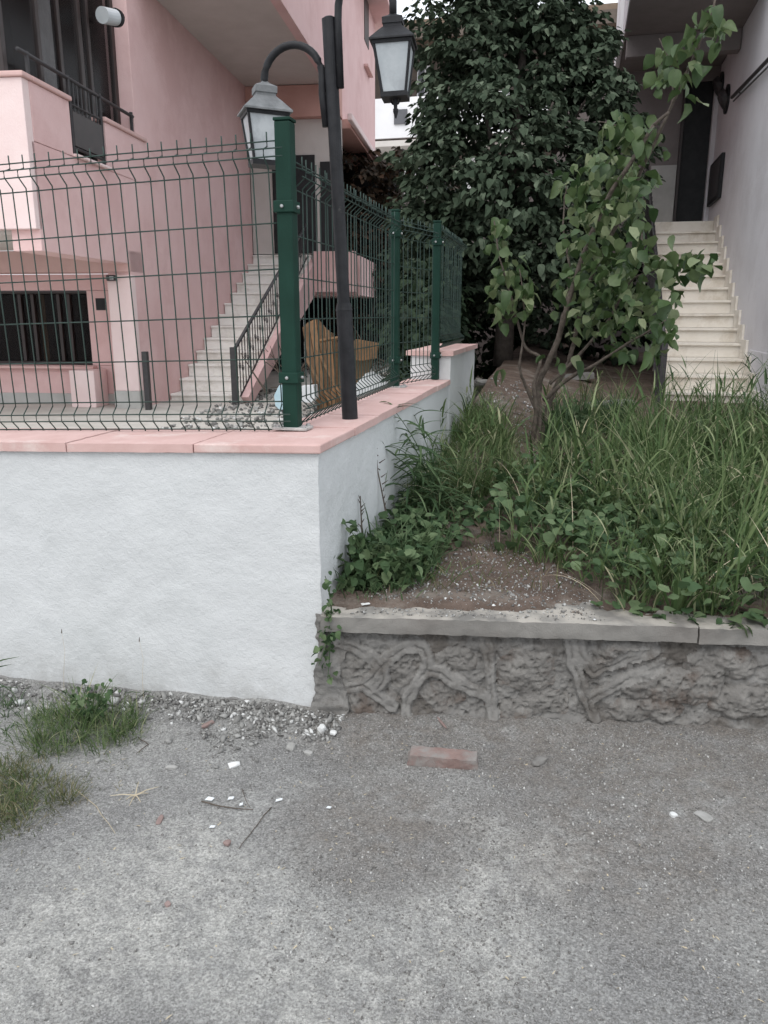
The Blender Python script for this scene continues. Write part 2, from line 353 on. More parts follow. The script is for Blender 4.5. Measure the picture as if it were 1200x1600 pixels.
def np_mesh(name, V, Fc, m, parent=None, smooth=False):
    """V (n,3), Fc (k, 3 or 4) arrays -> mesh object"""
    me = bpy.data.meshes.new(name); k = Fc.shape[1]
    me.vertices.add(len(V)); me.vertices.foreach_set('co', np.ascontiguousarray(V, np.float32).ravel())
    me.loops.add(Fc.size); me.loops.foreach_set('vertex_index', np.ascontiguousarray(Fc, np.int32).ravel())
    me.polygons.add(len(Fc)); me.polygons.foreach_set('loop_start', np.arange(0, Fc.size, k, dtype=np.int32))
    if smooth: me.polygons.foreach_set('use_smooth', np.ones(len(Fc), bool))
    me.update(calc_edges=True); me.validate()
    return link(name, me, m, parent)
def rotmats(n, ax, ay, az):
    """random Euler rotations (n,3,3); args are (lo,hi)"""
    a = RNG.uniform(*ax, n); b = RNG.uniform(*ay, n); c = RNG.uniform(*az, n)
    def Rm(i, t):
        m = np.zeros((n,3,3)); m[:,i,i] = 1; j, k = [(1,2),(2,0),(0,1)][i]
        m[:,j,j] = np.cos(t); m[:,k,k] = np.cos(t); m[:,j,k] = -np.sin(t); m[:,k,j] = np.sin(t); return m
    return Rm(2, c) @ Rm(1, b) @ Rm(0, a)
def scatter(tv, tf, pos, rots, sc):
    """copies of template (tv,tf) at pos with rotation and scale"""
    n = len(pos); tv = np.asarray(tv, float); tf = np.asarray(tf)
    sc = np.asarray(sc); sc = sc[:,None,None] if sc.ndim == 1 else sc[:,None,:]
    V = np.einsum('nij,nkj->nki', rots, tv[None]*sc)+pos[:,None,:]
    Fc = tf[None]+(np.arange(n)*len(tv))[:,None,None]
    return V.reshape(-1,3), Fc.reshape(-1, tf.shape[1])
# leaf template: along +y, unit length, folded on the midrib and drooping, 8 triangles
def leaf_template(w=.36, fold=.10, droop=.22):
    ys = [0, .28, .62, 1.0]; ws = [0.02, w, w*.82, .0]
    v = []
    for y, ww in zip(ys, ws):
        z = -droop*y*y; v += [(-ww, y, z+fold*ww*2), (0, y, z), (ww, y, z+fold*ww*2)]
    f = []
    for i in range(3):
        a = i*3; b = a+3; f += [(a, a+1, b+1), (a, b+1, b), (a+1, a+2, b+2), (a+1, b+2, b+1)]
    return np.array(v), np.array(f)
LEAF_V, LEAF_F = leaf_template()
def tufts(pos, h, w, name, m, lean=(.1,.6), parent=None, seg=6, az=None, curve=(.3,1.7)):
    """ribbon blades: pos (n,3), h and w arrays; every blade bends over in its own direction"""
    n = len(pos); az = RNG.uniform(0, 2*PI, n) if az is None else az; ln = RNG.uniform(*lean, n); cv = RNG.uniform(*curve, n)
    t = np.linspace(0, 1, seg+1)[None, :]
    ang = ln[:,None]*.5+cv[:,None]*t**1.5
    dz = np.cos(ang); dr = np.sin(ang)
    z = np.concatenate([np.zeros((n,1)), np.cumsum((dz[:,1:]+dz[:,:-1])/2, 1)/seg], 1)*h[:,None]
    r = np.concatenate([np.zeros((n,1)), np.cumsum((dr[:,1:]+dr[:,:-1])/2, 1)/seg], 1)*h[:,None]
    cx, sy = np.cos(az)[:,None], np.sin(az)[:,None]
    P = np.stack([r*cx, r*sy, z], 2)+pos[:,None,:]
    tw = az[:,None]+PI/2+RNG.uniform(-.7,.7,n)[:,None]+t*RNG.uniform(-1,1,n)[:,None]
    wd = w[:,None]*(1-t**2.2)*(.55+.9*t*(1-t)*2)*.5
    side = np.stack([np.cos(tw)*wd, np.sin(tw)*wd, np.zeros_like(wd)], 2)
    V = np.stack([P-side, P+side], 2).reshape(-1,3)
    k = np.arange(seg)*2; q = np.stack([k, k+1, k+3, k+2], 1)
    Fc = (q[None]+(np.arange(n)*(seg+1)*2)[:,None,None]).reshape(-1,4)
    return np_mesh(name, V, Fc, m, parent)
def stone_mesh(name, r, m, seed, flat=.6, sub=2):
    bm = bmesh.new(); bmesh.ops.create_icosphere(bm, subdivisions=sub, radius=1)
    for v in bm.verts:
        n = noise.noise(v.co*1.1+Vector((seed*3.1,seed,0)))*.45+noise.noise(v.co*2.7+Vector((seed,2,seed)))*.18
        v.co = v.co*(1+n)
        for ax, lim in ((0,.82),(1,.8),(2,.75)): v.co[ax] = max(-lim, min(lim, v.co[ax]))
        v.co = Vector((v.co.x*r[0], v.co.y*r[1], v.co.z*r[2]))
    me = bpy.data.meshes.new(name); bm.to_mesh(me); bm.free(); me.materials.append(m); return me

# ------------------------------------------------------------------ street (ground)
def ground_z(x, y):
    z = .006*noise.noise(Vector((x*1.7, y*1.7, 0)))+.004*noise.noise(Vector((x*6, y*6, 3)))+.0022*noise.noise(Vector((x*21, y*21, 5)))+.0012*noise.noise(Vector((x*60, y*60, 8)))
    # earth banked against the low wall and under the white wall
    d = lw_y(x)-y
    if x > -.88 and d > -.1: z += .035*math.exp(-(max(d, 0)/.13)**2)*(.6+.5*noise.noise(Vector((x*4, 0, 1))))
    if x <= -.88:
        e = 2.66-y
        if e > -.1: z += (.025+.012*noise.noise(Vector((x*5, 0, 4))))*math.exp(-(max(e, 0)/.15)**2)
        z += -.045*min(1, max(0, (-1.2-x)/1.5))
    return z
LA = Vector((-.813, 2.649)); LB = Vector((.761, 2.904)); LS = (LB.y-LA.y)/(LB.x-LA.x)
def lw_y(x): return LA.y+LS*(x-LA.x)
xs = np.concatenate([[-60,-30,-14,-7,-4.4], np.arange(-3.4, 2.6, .018), [3.4,5,8,14,30,60]])
ys = np.concatenate([[-60,-30,-10,-3,-.5,.4], np.arange(.8, 3.0, .018), [3.3,5,9,20,60,140]])
gv = np.array([(x, y, ground_z(x, y) if (-3.6 < x < 2.8 and .7 < y < 3.2) else (-.06 if y < 8 else -.3)) for x in xs for y in ys])
ny_ = len(ys); idx = np.arange(len(xs)*ny_).reshape(len(xs), ny_)
gf = np.stack([idx[:-1,:-1].ravel(), idx[1:,:-1].ravel(), idx[1:,1:].ravel(), idx[:-1,1:].ravel()], 1)
tag(np_mesh('street_ground', gv, gf, M['street'], smooth=True), kind='structure')

# ------------------------------------------------------------------ garden soil
def soil_z(x, y):
    base = .405+.012*(y-2.9)+max(0, y-6)*.03
    left = math.exp(-((x+.88)/.9)**2)
    base += left*.055*max(0, min(5.5, y-3.1))
    base += .02*noise.noise(Vector((x*2.2, y*2.2, 0)))+.009*noise.noise(Vector((x*9, y*9, 0)))+.004*noise.noise(Vector((x*30, y*30, 0)))
    e = y-lw_y(x)
    if e < .9: base += (.030+.016*noise.noise(Vector((x*5, y*5, 4))))*max(0, 1-abs(e-.22)/.55)
    return base
sx = np.concatenate([np.arange(-.9, 2.0, .035), [3.2, 5, 9]]); sy_ = np.concatenate([np.arange(2.66, 7.0, .035), np.arange(7.1, 16, .25), [20, 40]])
sv = []
for x in sx:
    for y in sy_:
        yy = max(y, lw_y(min(x, 9))+.05)
        sv.append((x, yy, soil_z(x, yy)-(.05 if yy < lw_y(x)+.075+.05*noise.noise(Vector((x*7, 0, 9))) else 0)))
n_ = len(sy_); idx = np.arange(len(sx)*n_).reshape(len(sx), n_)
sf = np.stack([idx[:-1,:-1].ravel(), idx[1:,:-1].ravel(), idx[1:,1:].ravel(), idx[:-1,1:].ravel()], 1)
tag(np_mesh('garden_soil', np.array(sv), sf, M['soil'], smooth=True), kind='structure')
tag(MB().box(-40, -1.2, 3.1, 60, .0, .33).build('yard_ground', M['yard']), kind='structure')
bw_ = MB().box(-3.3, 3.2, 15.2, 15.4, .3, 3.6).build('dark_backing', M['dark_soffit'], bevel=.01); tag(bw_, 'added dark screen behind the hedge, blocking the bright background', 'wall')  # added dark screen, keeps the bright block out of the passage

# ------------------------------------------------------------------ white retaining wall with pink cap tiles
TILT = .032
def slope(co):
    k = max(0, min(1, (co.z-.3)/.7))
    return Vector((co.x, co.y, co.z+TILT*k*min(0, co.x+.88)))
ww = empty('retaining_wall', (-.88, 2.66, 0))
tag(ww, 'white painted retaining wall with pink cap slabs, turning a corner', 'wall')
ww_in = Matrix.Translation((.88, -2.66, 0))
def wp(o): o.parent = ww; o.matrix_parent_inverse = ww_in; return o
def ragged(co):
    co = slope(co)
    return co
wp(rough_box('wall_front', -5, -.88, 2.66, 3.0, -.12, 1.018, M['white_paint'], res=.022, amp=.0035, sc=11, fn=ragged))
wp(rough_box('wall_side', -1.15, -.883, 3.003, 5.60, .0, 1.018, M['white_paint'], res=.03, amp=.004, sc=11))
wp(rough_box('pier', -1.15, -.866, 5.603, 6.95, .3, 1.215, M['white_paint'], res=.04, amp=.004, sc=9))
# bare unpainted concrete along the foot
def foot(co):
    if co.z > -.05:
        e = .5+.5*noise.noise(Vector((co.x*3.1, 1, 0))); e2 = max(0, noise.noise(Vector((co.x*14, 4, 0))))
        co.z = -.05*min(1, max(0, (-1.2-co.x)/1.5))+.012+.030*e*e+.02*e2+.022*min(1, max(0, -1.9-co.x))
    return co
wp(rough_box('bare_footing', -5, -.90, 2.645, 2.70, -.12, .05, M['grey_render'], res=.014, amp=.006, sc=25, fn=foot))
# rough scar where the low wall meets the white corner
def scar(co):
    k = max(0, (.22-co.z)/.22); n1 = noise.noise(Vector((0, 3, co.z*9))); n2 = noise.noise(Vector((5, 3, co.z*31)))
    if co.x < -.84: co.x += .020*n1+.012*n2-.030*k*k-.006
    else: co.x += .035*n1-.01*n2+.03*k
    co.y += .014*noise.noise(Vector((co.x*16, 0, co.z*16)))-.012*k+.010*noise.noise(Vector((co.x*45, 0, co.z*45)))
    return co
wp(rough_box('render_scar', -.895, -.80, 2.650, 2.75, -.05, .41, M['mortar'], res=.007, amp=.008, sc=30, fn=scar))
# cap slabs
jx = [-5.4, -4.35, -3.3, on(105, 695, 1, 2.65).x, on(303, 697, 1, 2.65).x]
for i, (a, b) in enumerate(zip(jx, jx[1:])):
    wp(rough_box('cap_slab', a+.002, b-.002, 2.640+.002*(i % 2), 3.045, 1.020, 1.052+.0015*(i % 3), M['cap_tile'], res=.035, amp=.0022, sc=16, fn=slope))
def corner_slab():
    a = jx[-1]+.002; z0, z1 = 1.020, 1.053
    poly = [(a,2.641),(-.865,2.641),(-.862,3.085),(-1.16,3.085),(-1.16,3.045),(a,3.045)]
    bm = bmesh.new(); vs = [bm.verts.new((x, y, z0)) for x, y in poly]; f = bm.faces.new(vs)
    e = bmesh.ops.extrude_face_region(bm, geom=[f])
    for v in e['geom']:
        if isinstance(v, bmesh.types.BMVert): v.co.z = z1
    for v in bm.verts: v.co = slope(v.co)
    bmesh.ops.recalc_face_normals(bm, faces=bm.faces)
    me = bpy.data.meshes.new('cap_slab'); bm.to_mesh(me); bm.free()
    o = link('cap_slab', me, M['cap_tile']); md = o.modifiers.new('bevel', 'BEVEL'); md.width = .005; md.segments = 2
    return wp(o)
corner_slab()
for i, (a, b) in enumerate(((3.089,3.50),(3.504,4.02),(4.024,4.55),(4.554,5.06),(5.064,5.598))):
    wp(rough_box('cap_slab', -1.17, -.862-.004*(i % 2), a, b, 1.020, 1.052+.002*(i % 2), M['cap_tile'], res=.035, amp=.003, sc=16))
wp(rough_box('cap_slab', -1.18, -.845, 5.585, 6.26, 1.217, 1.25, M['cap_tile'], res=.035, amp=.003, sc=16))
wp(rough_box('cap_slab', -1.18, -.845, 6.264, 6.98, 1.217, 1.252, M['cap_tile'], res=.035, amp=.003, sc=16))

# ------------------------------------------------------------------ low stone wall with raised mortar ribs
lw = empty('low_stone_wall', (-.813, 2.649, 0))
tag(lw, 'low rough stone wall with raised mortar ribs under a concrete coping', 'wall')
LT = Matrix.Translation((LA.x, LA.y, 0)) @ Matrix.Rotation(math.atan(LS), 4, 'Z')   # local x runs along the wall, y into the garden
def lwp(o): o.parent = lw; o.matrix_parent_inverse = Matrix.Translation((.813, -2.649, 0)); return o
LTi = LT.inverted()
def onwall(px, py):
    """sight line onto the wall's own face, in the wall's axes (x, z)"""
    d = Vector(ray(px, py)); o = Vector((0,0,EYE))
    dl = LTi.to_3x3() @ d; ol = LTi @ o; t = -ol.y/dl.y; p = ol+dl*t
    return Vector((p.x, p.z))
STONES = [((545,1042),(30,20)), ((618,1052),(24,24)), ((583,1098),(36,24)), ((690,1088),(38,20)), ((708,1035),(30,20)), ((822,1052),(42,32)), ((845,1100),(40,20)),
          ((985,1000+18),(42,12)), ((1050,1075),(70,26)), ((1130,1040),(52,24)), ((1165,1098),(46,24)), ((955,1040),(22,14)), ((1010,1110),(50,18)), ((800,1110),(40,14))]
SL = [(onwall(*c), r[0]/440., r[1]/440.) for c, r in STONES]
RIBS = [[(528,1006),(558,1016),(585,1031),(597,1044)],
        [(632,1012),(612,1025),(597,1040),(582,1058),(567,1070),(545,1076)],
        [(597,1044),(600,1062),(590,1076)],
        [(566,1070),(582,1082),(598,1094),(612,1106)],
        [(632,1012),(648,1010),(660,1012),(668,1028),(669,1042),(660,1055),(645,1076),(636,1094),(635,1122)],
        [(664,1046),(690,1054),(715,1069),(738,1080),(757,1090)],
        [(759,1000),(765,1040),(768,1070),(768,1120)],
        [(892,1005),(896,1037),(909,1072),(928,1122)],
        [(924,1094),(956,1075),(994,1056),(1061,1031)],
        [(905,1005),(908,1030),(930,1050),(958,1040),(985,1024),(1023,1015)]]
RP = [[onwall(*p) for p in r] for r in RIBS]
fx = np.arange(-.04, 2.3, .0048); fz = np.arange(-.06, .372, .0048)
GX, GZ = np.meshgrid(fx, fz, indexing='ij')
def nz(sx_, sz_, k, ox=0): return np.array([noise.noise(Vector((x*sx_, z*sz_, k))) for x, z in zip(GX.ravel(), GZ.ravel())]).reshape(GX.shape)
n1, n2, n3, n4 = nz(5,5,2), nz(13,14,5), nz(36,38,9), nz(90,90,1)
wobx, wobz = nz(16,16,21)*.012+n4*.003, nz(16,16,33)*.012+nz(60,60,3)*.003
rid = np.full(GX.shape, -1); dmin = np.full(GX.shape, 9.)
for k, r in enumerate(RP):
    for a, b in zip(r, r[1:]):
        ax2, az2 = b.x-a.x, b.y-a.y; L2 = ax2*ax2+az2*az2
        px_, pz_ = GX+wobx-a.x, GZ+wobz-a.y; t = np.clip((px_*ax2+pz_*az2)/L2, 0, 1)
        d = np.hypot(px_-t*ax2, pz_-t*az2); m_ = d < dmin; dmin[m_] = d[m_]; rid[m_] = k
HWID = .026+.006*nz(9,9,50)
band = np.clip((HWID-dmin)/.007, 0, 1); band = band*band*(3-2*band)
groove = np.clip(1-dmin/.0042, 0, 1)*np.clip(.85+2.2*nz(22,22,60), 0, 1)
sidx = np.full(GX.shape, -1); bulge = np.zeros(GX.shape)
for k, (c, rx, rz) in enumerate(SL):
    d = ((GX+wobx*2-c.x)/(rx*1.2))**2+((GZ+wobz*2-c.y)/(rz*1.2))**2; m_ = (d < 1) & (dmin > HWID); sidx[m_] = k
    bulge = np.maximum(bulge, np.where(d < 1, np.clip(1-d, 0, 1)**.45*(.010 if c.x < 1.0 else .030), 0))
rough_ = .013+.012*n1+.011*n2+.007*n3+.006*n4
rough_ = rough_+.012*np.clip(n3+n4-.25, 0, 1)-bulge*(1-.4*np.abs(n2))
flat = -.002+.004*n2+.0035*n3+.0022*n4+groove*.011
fade = np.clip((1.22-GX)/.2, 0, 1)           # the ribs weather away towards the right
bb = band*(.25+.75*fade)
Yw = rough_*(1-bb)+flat*bb
Yw = np.where(GZ < .05, Yw-.018*(1-GZ/.05), Yw)+np.where(GZ > .32, .010, 0)
Pw = (np.array(LT.to_3x3()) @ np.stack([GX.ravel(), Yw.ravel(), GZ.ravel()])).T+np.array([LA.x, LA.y, 0])
idx = np.arange(GX.size).reshape(GX.shape)
ff = np.stack([idx[:-1,:-1].ravel(), idx[1:,:-1].ravel(), idx[1:,1:].ravel(), idx[:-1,1:].ravel()], 1)
key = np.where((band > .25) & (fade > .1), rid+100, np.where(sidx >= 0, sidx, -1))[:-1,:-1].ravel()
M['wall_stone'] = mat('wall_stone', (.155,.146,.136), (.25,.238,.222), 14, .95, [(60,.004),(220,.004)], c3=(.13,.105,.09), s3=5)
for k in np.unique(key):
    f = ff[key == k]; u, inv = np.unique(f, return_inverse=True)
    nm, mm_ = ('rubble_face', 'mortar') if k < 0 else ('stone', 'wall_stone') if k < 100 else ('mortar_rib', 'rib_mortar')
    lwp(np_mesh(nm, Pw[u], inv.reshape(f.shape), M[mm_], smooth=True))
o = lwp(MB().box(-.02, 3.6, .07, .26, -.1, .355, LT).build('wall_core', M['mortar']))
def coping(x0, x1, dz):
    def fn(co):
        p = co.copy()
        if p.y < .02: p.y += .006*noise.noise(Vector((p.x*8, 0, p.z*20)))-.0
        return LT @ p
    return lwp(rough_box('coping', x0, x1, -.028, .20, .360+dz, .419+dz, M['coping'], res=.015, amp=.0045, sc=26, fn=fn))
coping(-.06, 1.297, 0); coping(1.303, 3.6, -.004)

# ------------------------------------------------------------------ wire mesh fence
FZ = {k: on(100, y, 1, 2.98).z for k, y in dict(top=236, h1=249, h2=264, h3=276, h4=295, m1=370, m2=437, m3=504, m4=567, b1=629, b2=646, b3=656, b4=670).items()}
FOLD = .045; WR = .0028
def wire_profile():
    z = FZ
    return [(0, z['top']), (0, z['h1']), (0, z['h1']-.02), (-FOLD*.9, z['h2']), (-FOLD*.9, z['h3']+.004), (0, z['h4']+.012), (0, z['h4']), (0, z['m2']), (0, z['b1']),
            (0, z['b1']-.012), (-FOLD*.8, z['b2']), (-FOLD*.8, z['b3']), (0, z['b4']+.004), (0, z['b4']-.006)]
Z0 = FZ['b4']-.006; ZT = FZ['top']
def wire_mesh(scale=1., side=False, zb=None):
    pts = []
    for d, z in wire_profile():
        zz = z-Z0
        if scale != 1: zz *= scale
        pts.append(((-d, 0, zz) if side else (0, d, zz)))
    me = MB().tube(pts, WR, 5).mesh('vertical_wire'); me.materials.append(M['green_wire'])
    for p in me.polygons: p.use_smooth = True
    return me
HZ = [('h1',0),('h2',1),('h3',1),('h4',0),('m1',0),('m2',0),('m3',0),('m4',0),('b1',0),('b2',1),('b3',1),('b4',0)]
# front fence (thing 1)
base_front = Z0-TILT*(-2.2+1.1)*1.0
ff_ = empty('mesh_fence', (-1.1, 2.98, 1.055))
tag(ff_, 'green welded wire mesh fence panel facing the street, standing on the front wall', 'fence')
vw = wire_mesh()
ZF = lambda x: Z0+TILT*(x+2.05)           # the panel follows the gentle fall of the wall cap
x = -1.13; k = 0
while x > -3.7:
    o = link('vertical_wire', vw, parent=ff_, loc=(x+1.1, 0, ZF(x)-1.055)); o.rotation_euler = (random.uniform(-.004,.004), -TILT*.8+random.uniform(-.004,.004), 0)
    x -= .0612; k += 1
for key, fo in HZ:
    z = FZ[key]-Z0; yy = -FOLD*(.9 if key[0] == 'h' else .8) if fo else 0
    a, b = -3.75, -1.085
    pts = [(xx+1.1, yy+(WR*1.6 if not fo else -WR*1.6)+.001*math.sin(xx*5+z*9), ZF(xx)-1.055+z+.0015*math.sin(xx*3+z*7)) for xx in np.linspace(a, b, 9)]
    MB().tube(pts, WR, 5).build('horizontal_wire', M['green_wire'], ff_, smooth=True)
def post_parts(parent, loc, h, size=.062, clamps=((.72),(.16)), plate=True, bare=True):
    e = MB().box(-size/2, size/2, -size/2, size/2, 0, h).build('post', M['green_paint'], parent, bevel=.006, loc=loc)
    MB().box(-size/2-.003, size/2+.003, -size/2-.003, size/2+.003, h+.0005, h+.012).build('post_cap', M['green_paint'], e, bevel=.003)
    for c in clamps:
        MB().box(-size/2-.009, size/2+.009, -size/2-.009, size/2+.009, h*c, h*c+.042).build('clamp', M['green_paint'], e, bevel=.003)
        b = MB(); b.frustum(6, [(.007,0),(.007,.006),(.004,.009)]); o = b.build('bolt', M['galv'], e); o.location = (-.004, -size/2-.0095, h*c+.021); o.rotation_euler = (PI/2, 0, 0)
        b = MB(); b.frustum(6, [(.007,0),(.007,.006),(.004,.009)]); o = b.build('bolt', M['galv'], e); o.location = (size/2+.0095, .004, h*c+.021); o.rotation_euler = (0, PI/2, 0)
    if plate:
        p = MB().box(-.072, .072, -.045, .045, -.004, .007).build('base_plate', M['plate'], e, bevel=.002)
        q = MB()
        for s, t in ((-1,-1),(1,-1),(1,1),(-1,1)): q.frustum(6, [(.009,.007),(.009,.016)], c=(s*.055, t*.03))
        q.build('anchor_nuts', M['galv'], e)
    return e
post_parts(ff_, (0, .03, -.0), FZ['top']-1.055+.065)
# side fence (thing 2)
sfn = empty('mesh_fence', (-1.085, 3.1, 1.055))
tag(sfn, 'green wire mesh fence running back along the side wall behind the lamp post', 'fence')
def side_run(a, b, zb, zt):
    """welded panel from a to b (plan points); the folds point away from the yard"""
    sc = (zt-zb)/(ZT-Z0); me = wire_mesh(sc, side=True)
    A_, B_ = Vector((*a, 0)), Vector((*b, 0)); n = int((B_-A_).length/.0612); rz = math.atan2(B_.y-A_.y, B_.x-A_.x)-PI/2
    for i in range(n+1):
        q = A_.lerp(B_, i/max(1, n))
        o = link('vertical_wire', me, parent=sfn, loc=(q.x+1.085, q.y-3.1, zb-1.055)); o.rotation_euler = (random.uniform(-.006,.006), random.uniform(-.006,.006), rz)
    ox = Vector((math.cos(rz), math.sin(rz), 0))
    for key, fo in HZ:
        z = (FZ[key]-Z0)*sc; xx = FOLD*(.9 if key[0] == 'h' else .8) if fo else 0
        MB().tube([A_.lerp(B_, t)+ox*(xx-WR*1.6+.001*math.sin(t*15+z*9))+Vector((1.085, -3.1, zb-1.055+z)) for t in np.linspace(-.02, 1.02, 7)], WR, 5).build('horizontal_wire', M['green_wire'], sfn, smooth=True)
P2_, P3_ = (-1.11, 4.92), (-.965, 5.56)
side_run((-1.085, 3.08), (-1.11, 4.87), 1.062, 2.09); side_run((-1.10, 4.98), (-.985, 5.50), 1.062, 2.08); side_run((-.965, 5.66), (-.99, 6.9), 1.262, 2.10)
post_parts(sfn, (P2_[0]+1.085, P2_[1]-3.1, 0), 1.04, size=.05, clamps=(.86,.14)); post_parts(sfn, (P3_[0]+1.085, P3_[1]-3.1, 0), 1.04, size=.05, clamps=(.86,.14), plate=False)

# ------------------------------------------------------------------ twin arm street lamp
lp = empty('street_lamp', (-.962, 3.366, 1.052))
tag(lp, 'black leaning lamp post with two gooseneck arms standing on the pink wall cap', 'lamp')
def rel(x, z, y=0): return Vector((x+.962, y, z-1.052))
top = rel(-1.034, 2.632); bt = Vector((0,0,0)); ax_ = (top-bt)
def along(z): return bt+ax_*((z-1.052)/(2.632-1.052))
MB().tube([bt, along(1.52)], .0345, 20).build('lower_sleeve', M['black_metal'], lp, smooth=False)
MB().tube([along(1.515), along(1.545)], [.0365,.030], 20).build('collar', M['black_metal'], lp)
MB().tube([along(1.54), top], .0265, 20).build('pole', M['black_metal'], lp)
MB().tube([top, top+Vector((-.001,0,.006))], [.0265,.018], 20).build('pole_top', M['black_metal'], lp)
def arm(side, pts, name='arm'):
    o = MB().tube(pts, .0150, 12).build(name, M['black_metal'], lp, smooth=True); return o
def arc(c, rx, rz, a0, a1, n=16, y=0): return [Vector((c.x+rx*math.cos(t), y, c.z+rz*math.sin(t))) for t in np.linspace(a0, a1, n)]
# left arm: rises beside the pole, bows over to the left and comes down into the lantern
pl_ = along(2.24)+Vector((-.034, -.004, 0)); pl2 = along(2.40)+Vector((-.040, -.004, 0)); LL = rel(-1.312, 2.415)
cl = Vector(((pl2.x+LL.x)/2, 0, 2.425-1.052))
arm(-1, [pl_, pl2+Vector((0,0,-.04))]+arc(cl, (pl2.x-LL.x)/2, .125, .12, PI-.08)+[Vector((LL.x, 0, LL.z-.01))])
pr_ = along(2.38)+Vector((.036, -.004, 0)); pr2 = along(2.62)+Vector((.040, -.004, 0)); RL = rel(-.772, 2.63)
crn = Vector(((pr2.x+RL.x)/2, 0, 2.66-1.052))
arm(1, [pr_, pr2]+arc(crn, (RL.x-pr2.x)/2, .125, PI-.12, .08)+[Vector((RL.x, 0, RL.z-.015))])
for z, s in ((2.27,-1),(2.36,-1),(2.42,1),(2.56,1)):
    c = along(z)+Vector((s*.018,0,0)); MB().box(c.x-.014, c.x+.014, -.007, .007, c.z-.008, c.z+.008).build('weld_bracket', M['black_metal'], lp, bevel=.002)
def lantern(c, rot, finial, hb=.165, tilt=0):
    """c: top of the lantern where the arm enters"""
    e = MB(); q2 = 2**.5
    e.frustum(4, [(.040*q2,-.030),(.040*q2,-.008),(.018*q2,.004),(.014,.012)], rot)                       # little top box
    e.frustum(4, [(.088*q2,-.098),(.088*q2,-.092),(.055*q2,-.058),(.036*q2,-.040),(.036*q2,-.030)], rot)   # flared roof
    h = e.build('lantern_roof', M['lamp_roof'] if not finial else M['black_metal'], lp); h.location = c
    h.rotation_euler = (0, tilt, 0); h.scale = (1.12,)*3 if not finial else (.98,)*3; zt = -.098; zb = zt-hb; a, b = .073, .047
    e = MB()
    for k in range(4):
        t = rot+PI/4+k*PI/2
        e.tube([(a*q2*math.cos(t), a*q2*math.sin(t), zt), (b*q2*math.cos(t), b*q2*math.sin(t), zb)], .0058, 4)
    e.frustum(4, [((a+.004)*q2, zt-.012),((a+.006)*q2, zt-.001)], rot); e.frustum(4, [((b+.006)*q2, zb-.014),((b+.007)*q2, zb+.004)], rot)
    fr = e.build('lantern_frame', M['black_metal'], h)
    for k in range(4):
        t0 = rot+PI/4+k*PI/2; t1 = t0+PI/2; s = .965
        P = lambda r, t, z: Vector((r*s*q2*math.cos(t), r*s*q2*math.sin(t), z))
        g = MB(); n_ = Vector((math.cos((t0+t1)/2), math.sin((t0+t1)/2), 0))*-.003
        g.prism([P(a,t0,zt-.008), P(a,t1,zt-.008), P(b,t1,zb+.002), P(b,t0,zb+.002)], n_); g.build('glass_pane', M['frosted'], h)
    if finial:
        g = MB(); g.frustum(4, [(.006,zb-.012),(.03,zb-.015)][::-1], rot)
        g.tube([(0,0,zb-.012),(0,0,zb-.05)], [.010,.007], 8); g.tube([(0,0,zb-.05),(0,0,zb-.060),(0,0,zb-.085)], [.011,.011,.003], 8)
        g.tube([(-.02,0,zb-.016),(-.012,0,zb-.03),(0,0,zb-.035)], .004, 5); g.tube([(.02,0,zb-.016),(.012,0,zb-.03),(0,0,zb-.035)], .004, 5)
        g.build('finial', M['black_metal'], h)
    return h
lantern(LL+Vector((0,0,-.005)), R(32), False, tilt=R(2)); lantern(RL+Vector((0,0,-.012)), R(6), True, hb=.185, tilt=R(-2))

# ------------------------------------------------------------------ pink house behind the fence
H = empty('pink_house', (HO[0], HO[1], 0), HR)
tag(H, 'pink rendered house with a balcony, outside stair and overhanging upper floor', 'house')
def hb(name, x0, x1, y0, y1, z0, z1, m, bevel=.006, parent=None):
    return MB().box(x0, x1, y0, y1, z0, z1).build(name, M[m], parent or H, bevel=bevel)
PK = 'pink_plaster'
hb('side_wall', -.30, 0, -.57, 4.6, .0, 5.60, PK); hb('side_wall', -.30, 0, -1.0, -.573, .0, 3.10, PK)
hb('side_wall', -.30, 0, -3.05, -1.003, 2.10, 3.10, PK)
hb('pier', -.31, .004, -1.02, -.9, .55, 1.97, 'pale_pink')
hb('wall_base', -.33, .012, -1.035, -.9, .1, .548, 'skirt_grey')
# recessed front wall with the basement window
hb('recessed_wall', -4.5, -.302, -.60, -.35, .1, .84, PK); hb('recessed_wall', -4.5, -.302, -.60, -.35, 1.80, 2.0, PK)
hb('recessed_wall', -.80, -.302, -.60, -.35, .843, 1.797, PK)
hb('wall_base', -4.5, -.335, -.625, -.6, .1, .47, 'skirt_grey')
hb('window_sill', -3.2, -.74, -.72, -.602, .80, .835, 'pink_trim')
hb('pillar', -.93, -.60, -1.0, -.63, .33, .80, 'pale_pink')
hb('beam', -4.5, -.0, -1.04, -.62, 2.003, 2.26, 'pink_trim')
bw = empty('basement_window', (0,0,0)); bw.parent = H
hb('window_frame', -3.2, -.80, -.52, -.46, .845, .885, 'dark_frame', parent=H); 
for xx in (-3.2, -2.52, -1.80, -1.62, -1.26, -1.12, -.84): hb('window_mullion', xx, xx+.045, -.53, -.455, .888, 1.757, 'dark_frame')
hb('window_frame', -3.2, -.80, -.52, -.46, 1.76, 1.795, 'dark_frame')
hb('curtain_strip', -1.58, -1.50, -.40, -.39, .89, 1.75, 'wood_grey', 0); hb('curtain_strip', -1.17, -1.13, -.40, -.39, .89, 1.75, 'wood_grey', 0)
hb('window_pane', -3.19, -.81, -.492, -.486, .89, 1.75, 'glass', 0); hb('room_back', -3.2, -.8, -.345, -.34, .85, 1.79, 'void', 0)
bpy.data.objects.remove(bw)
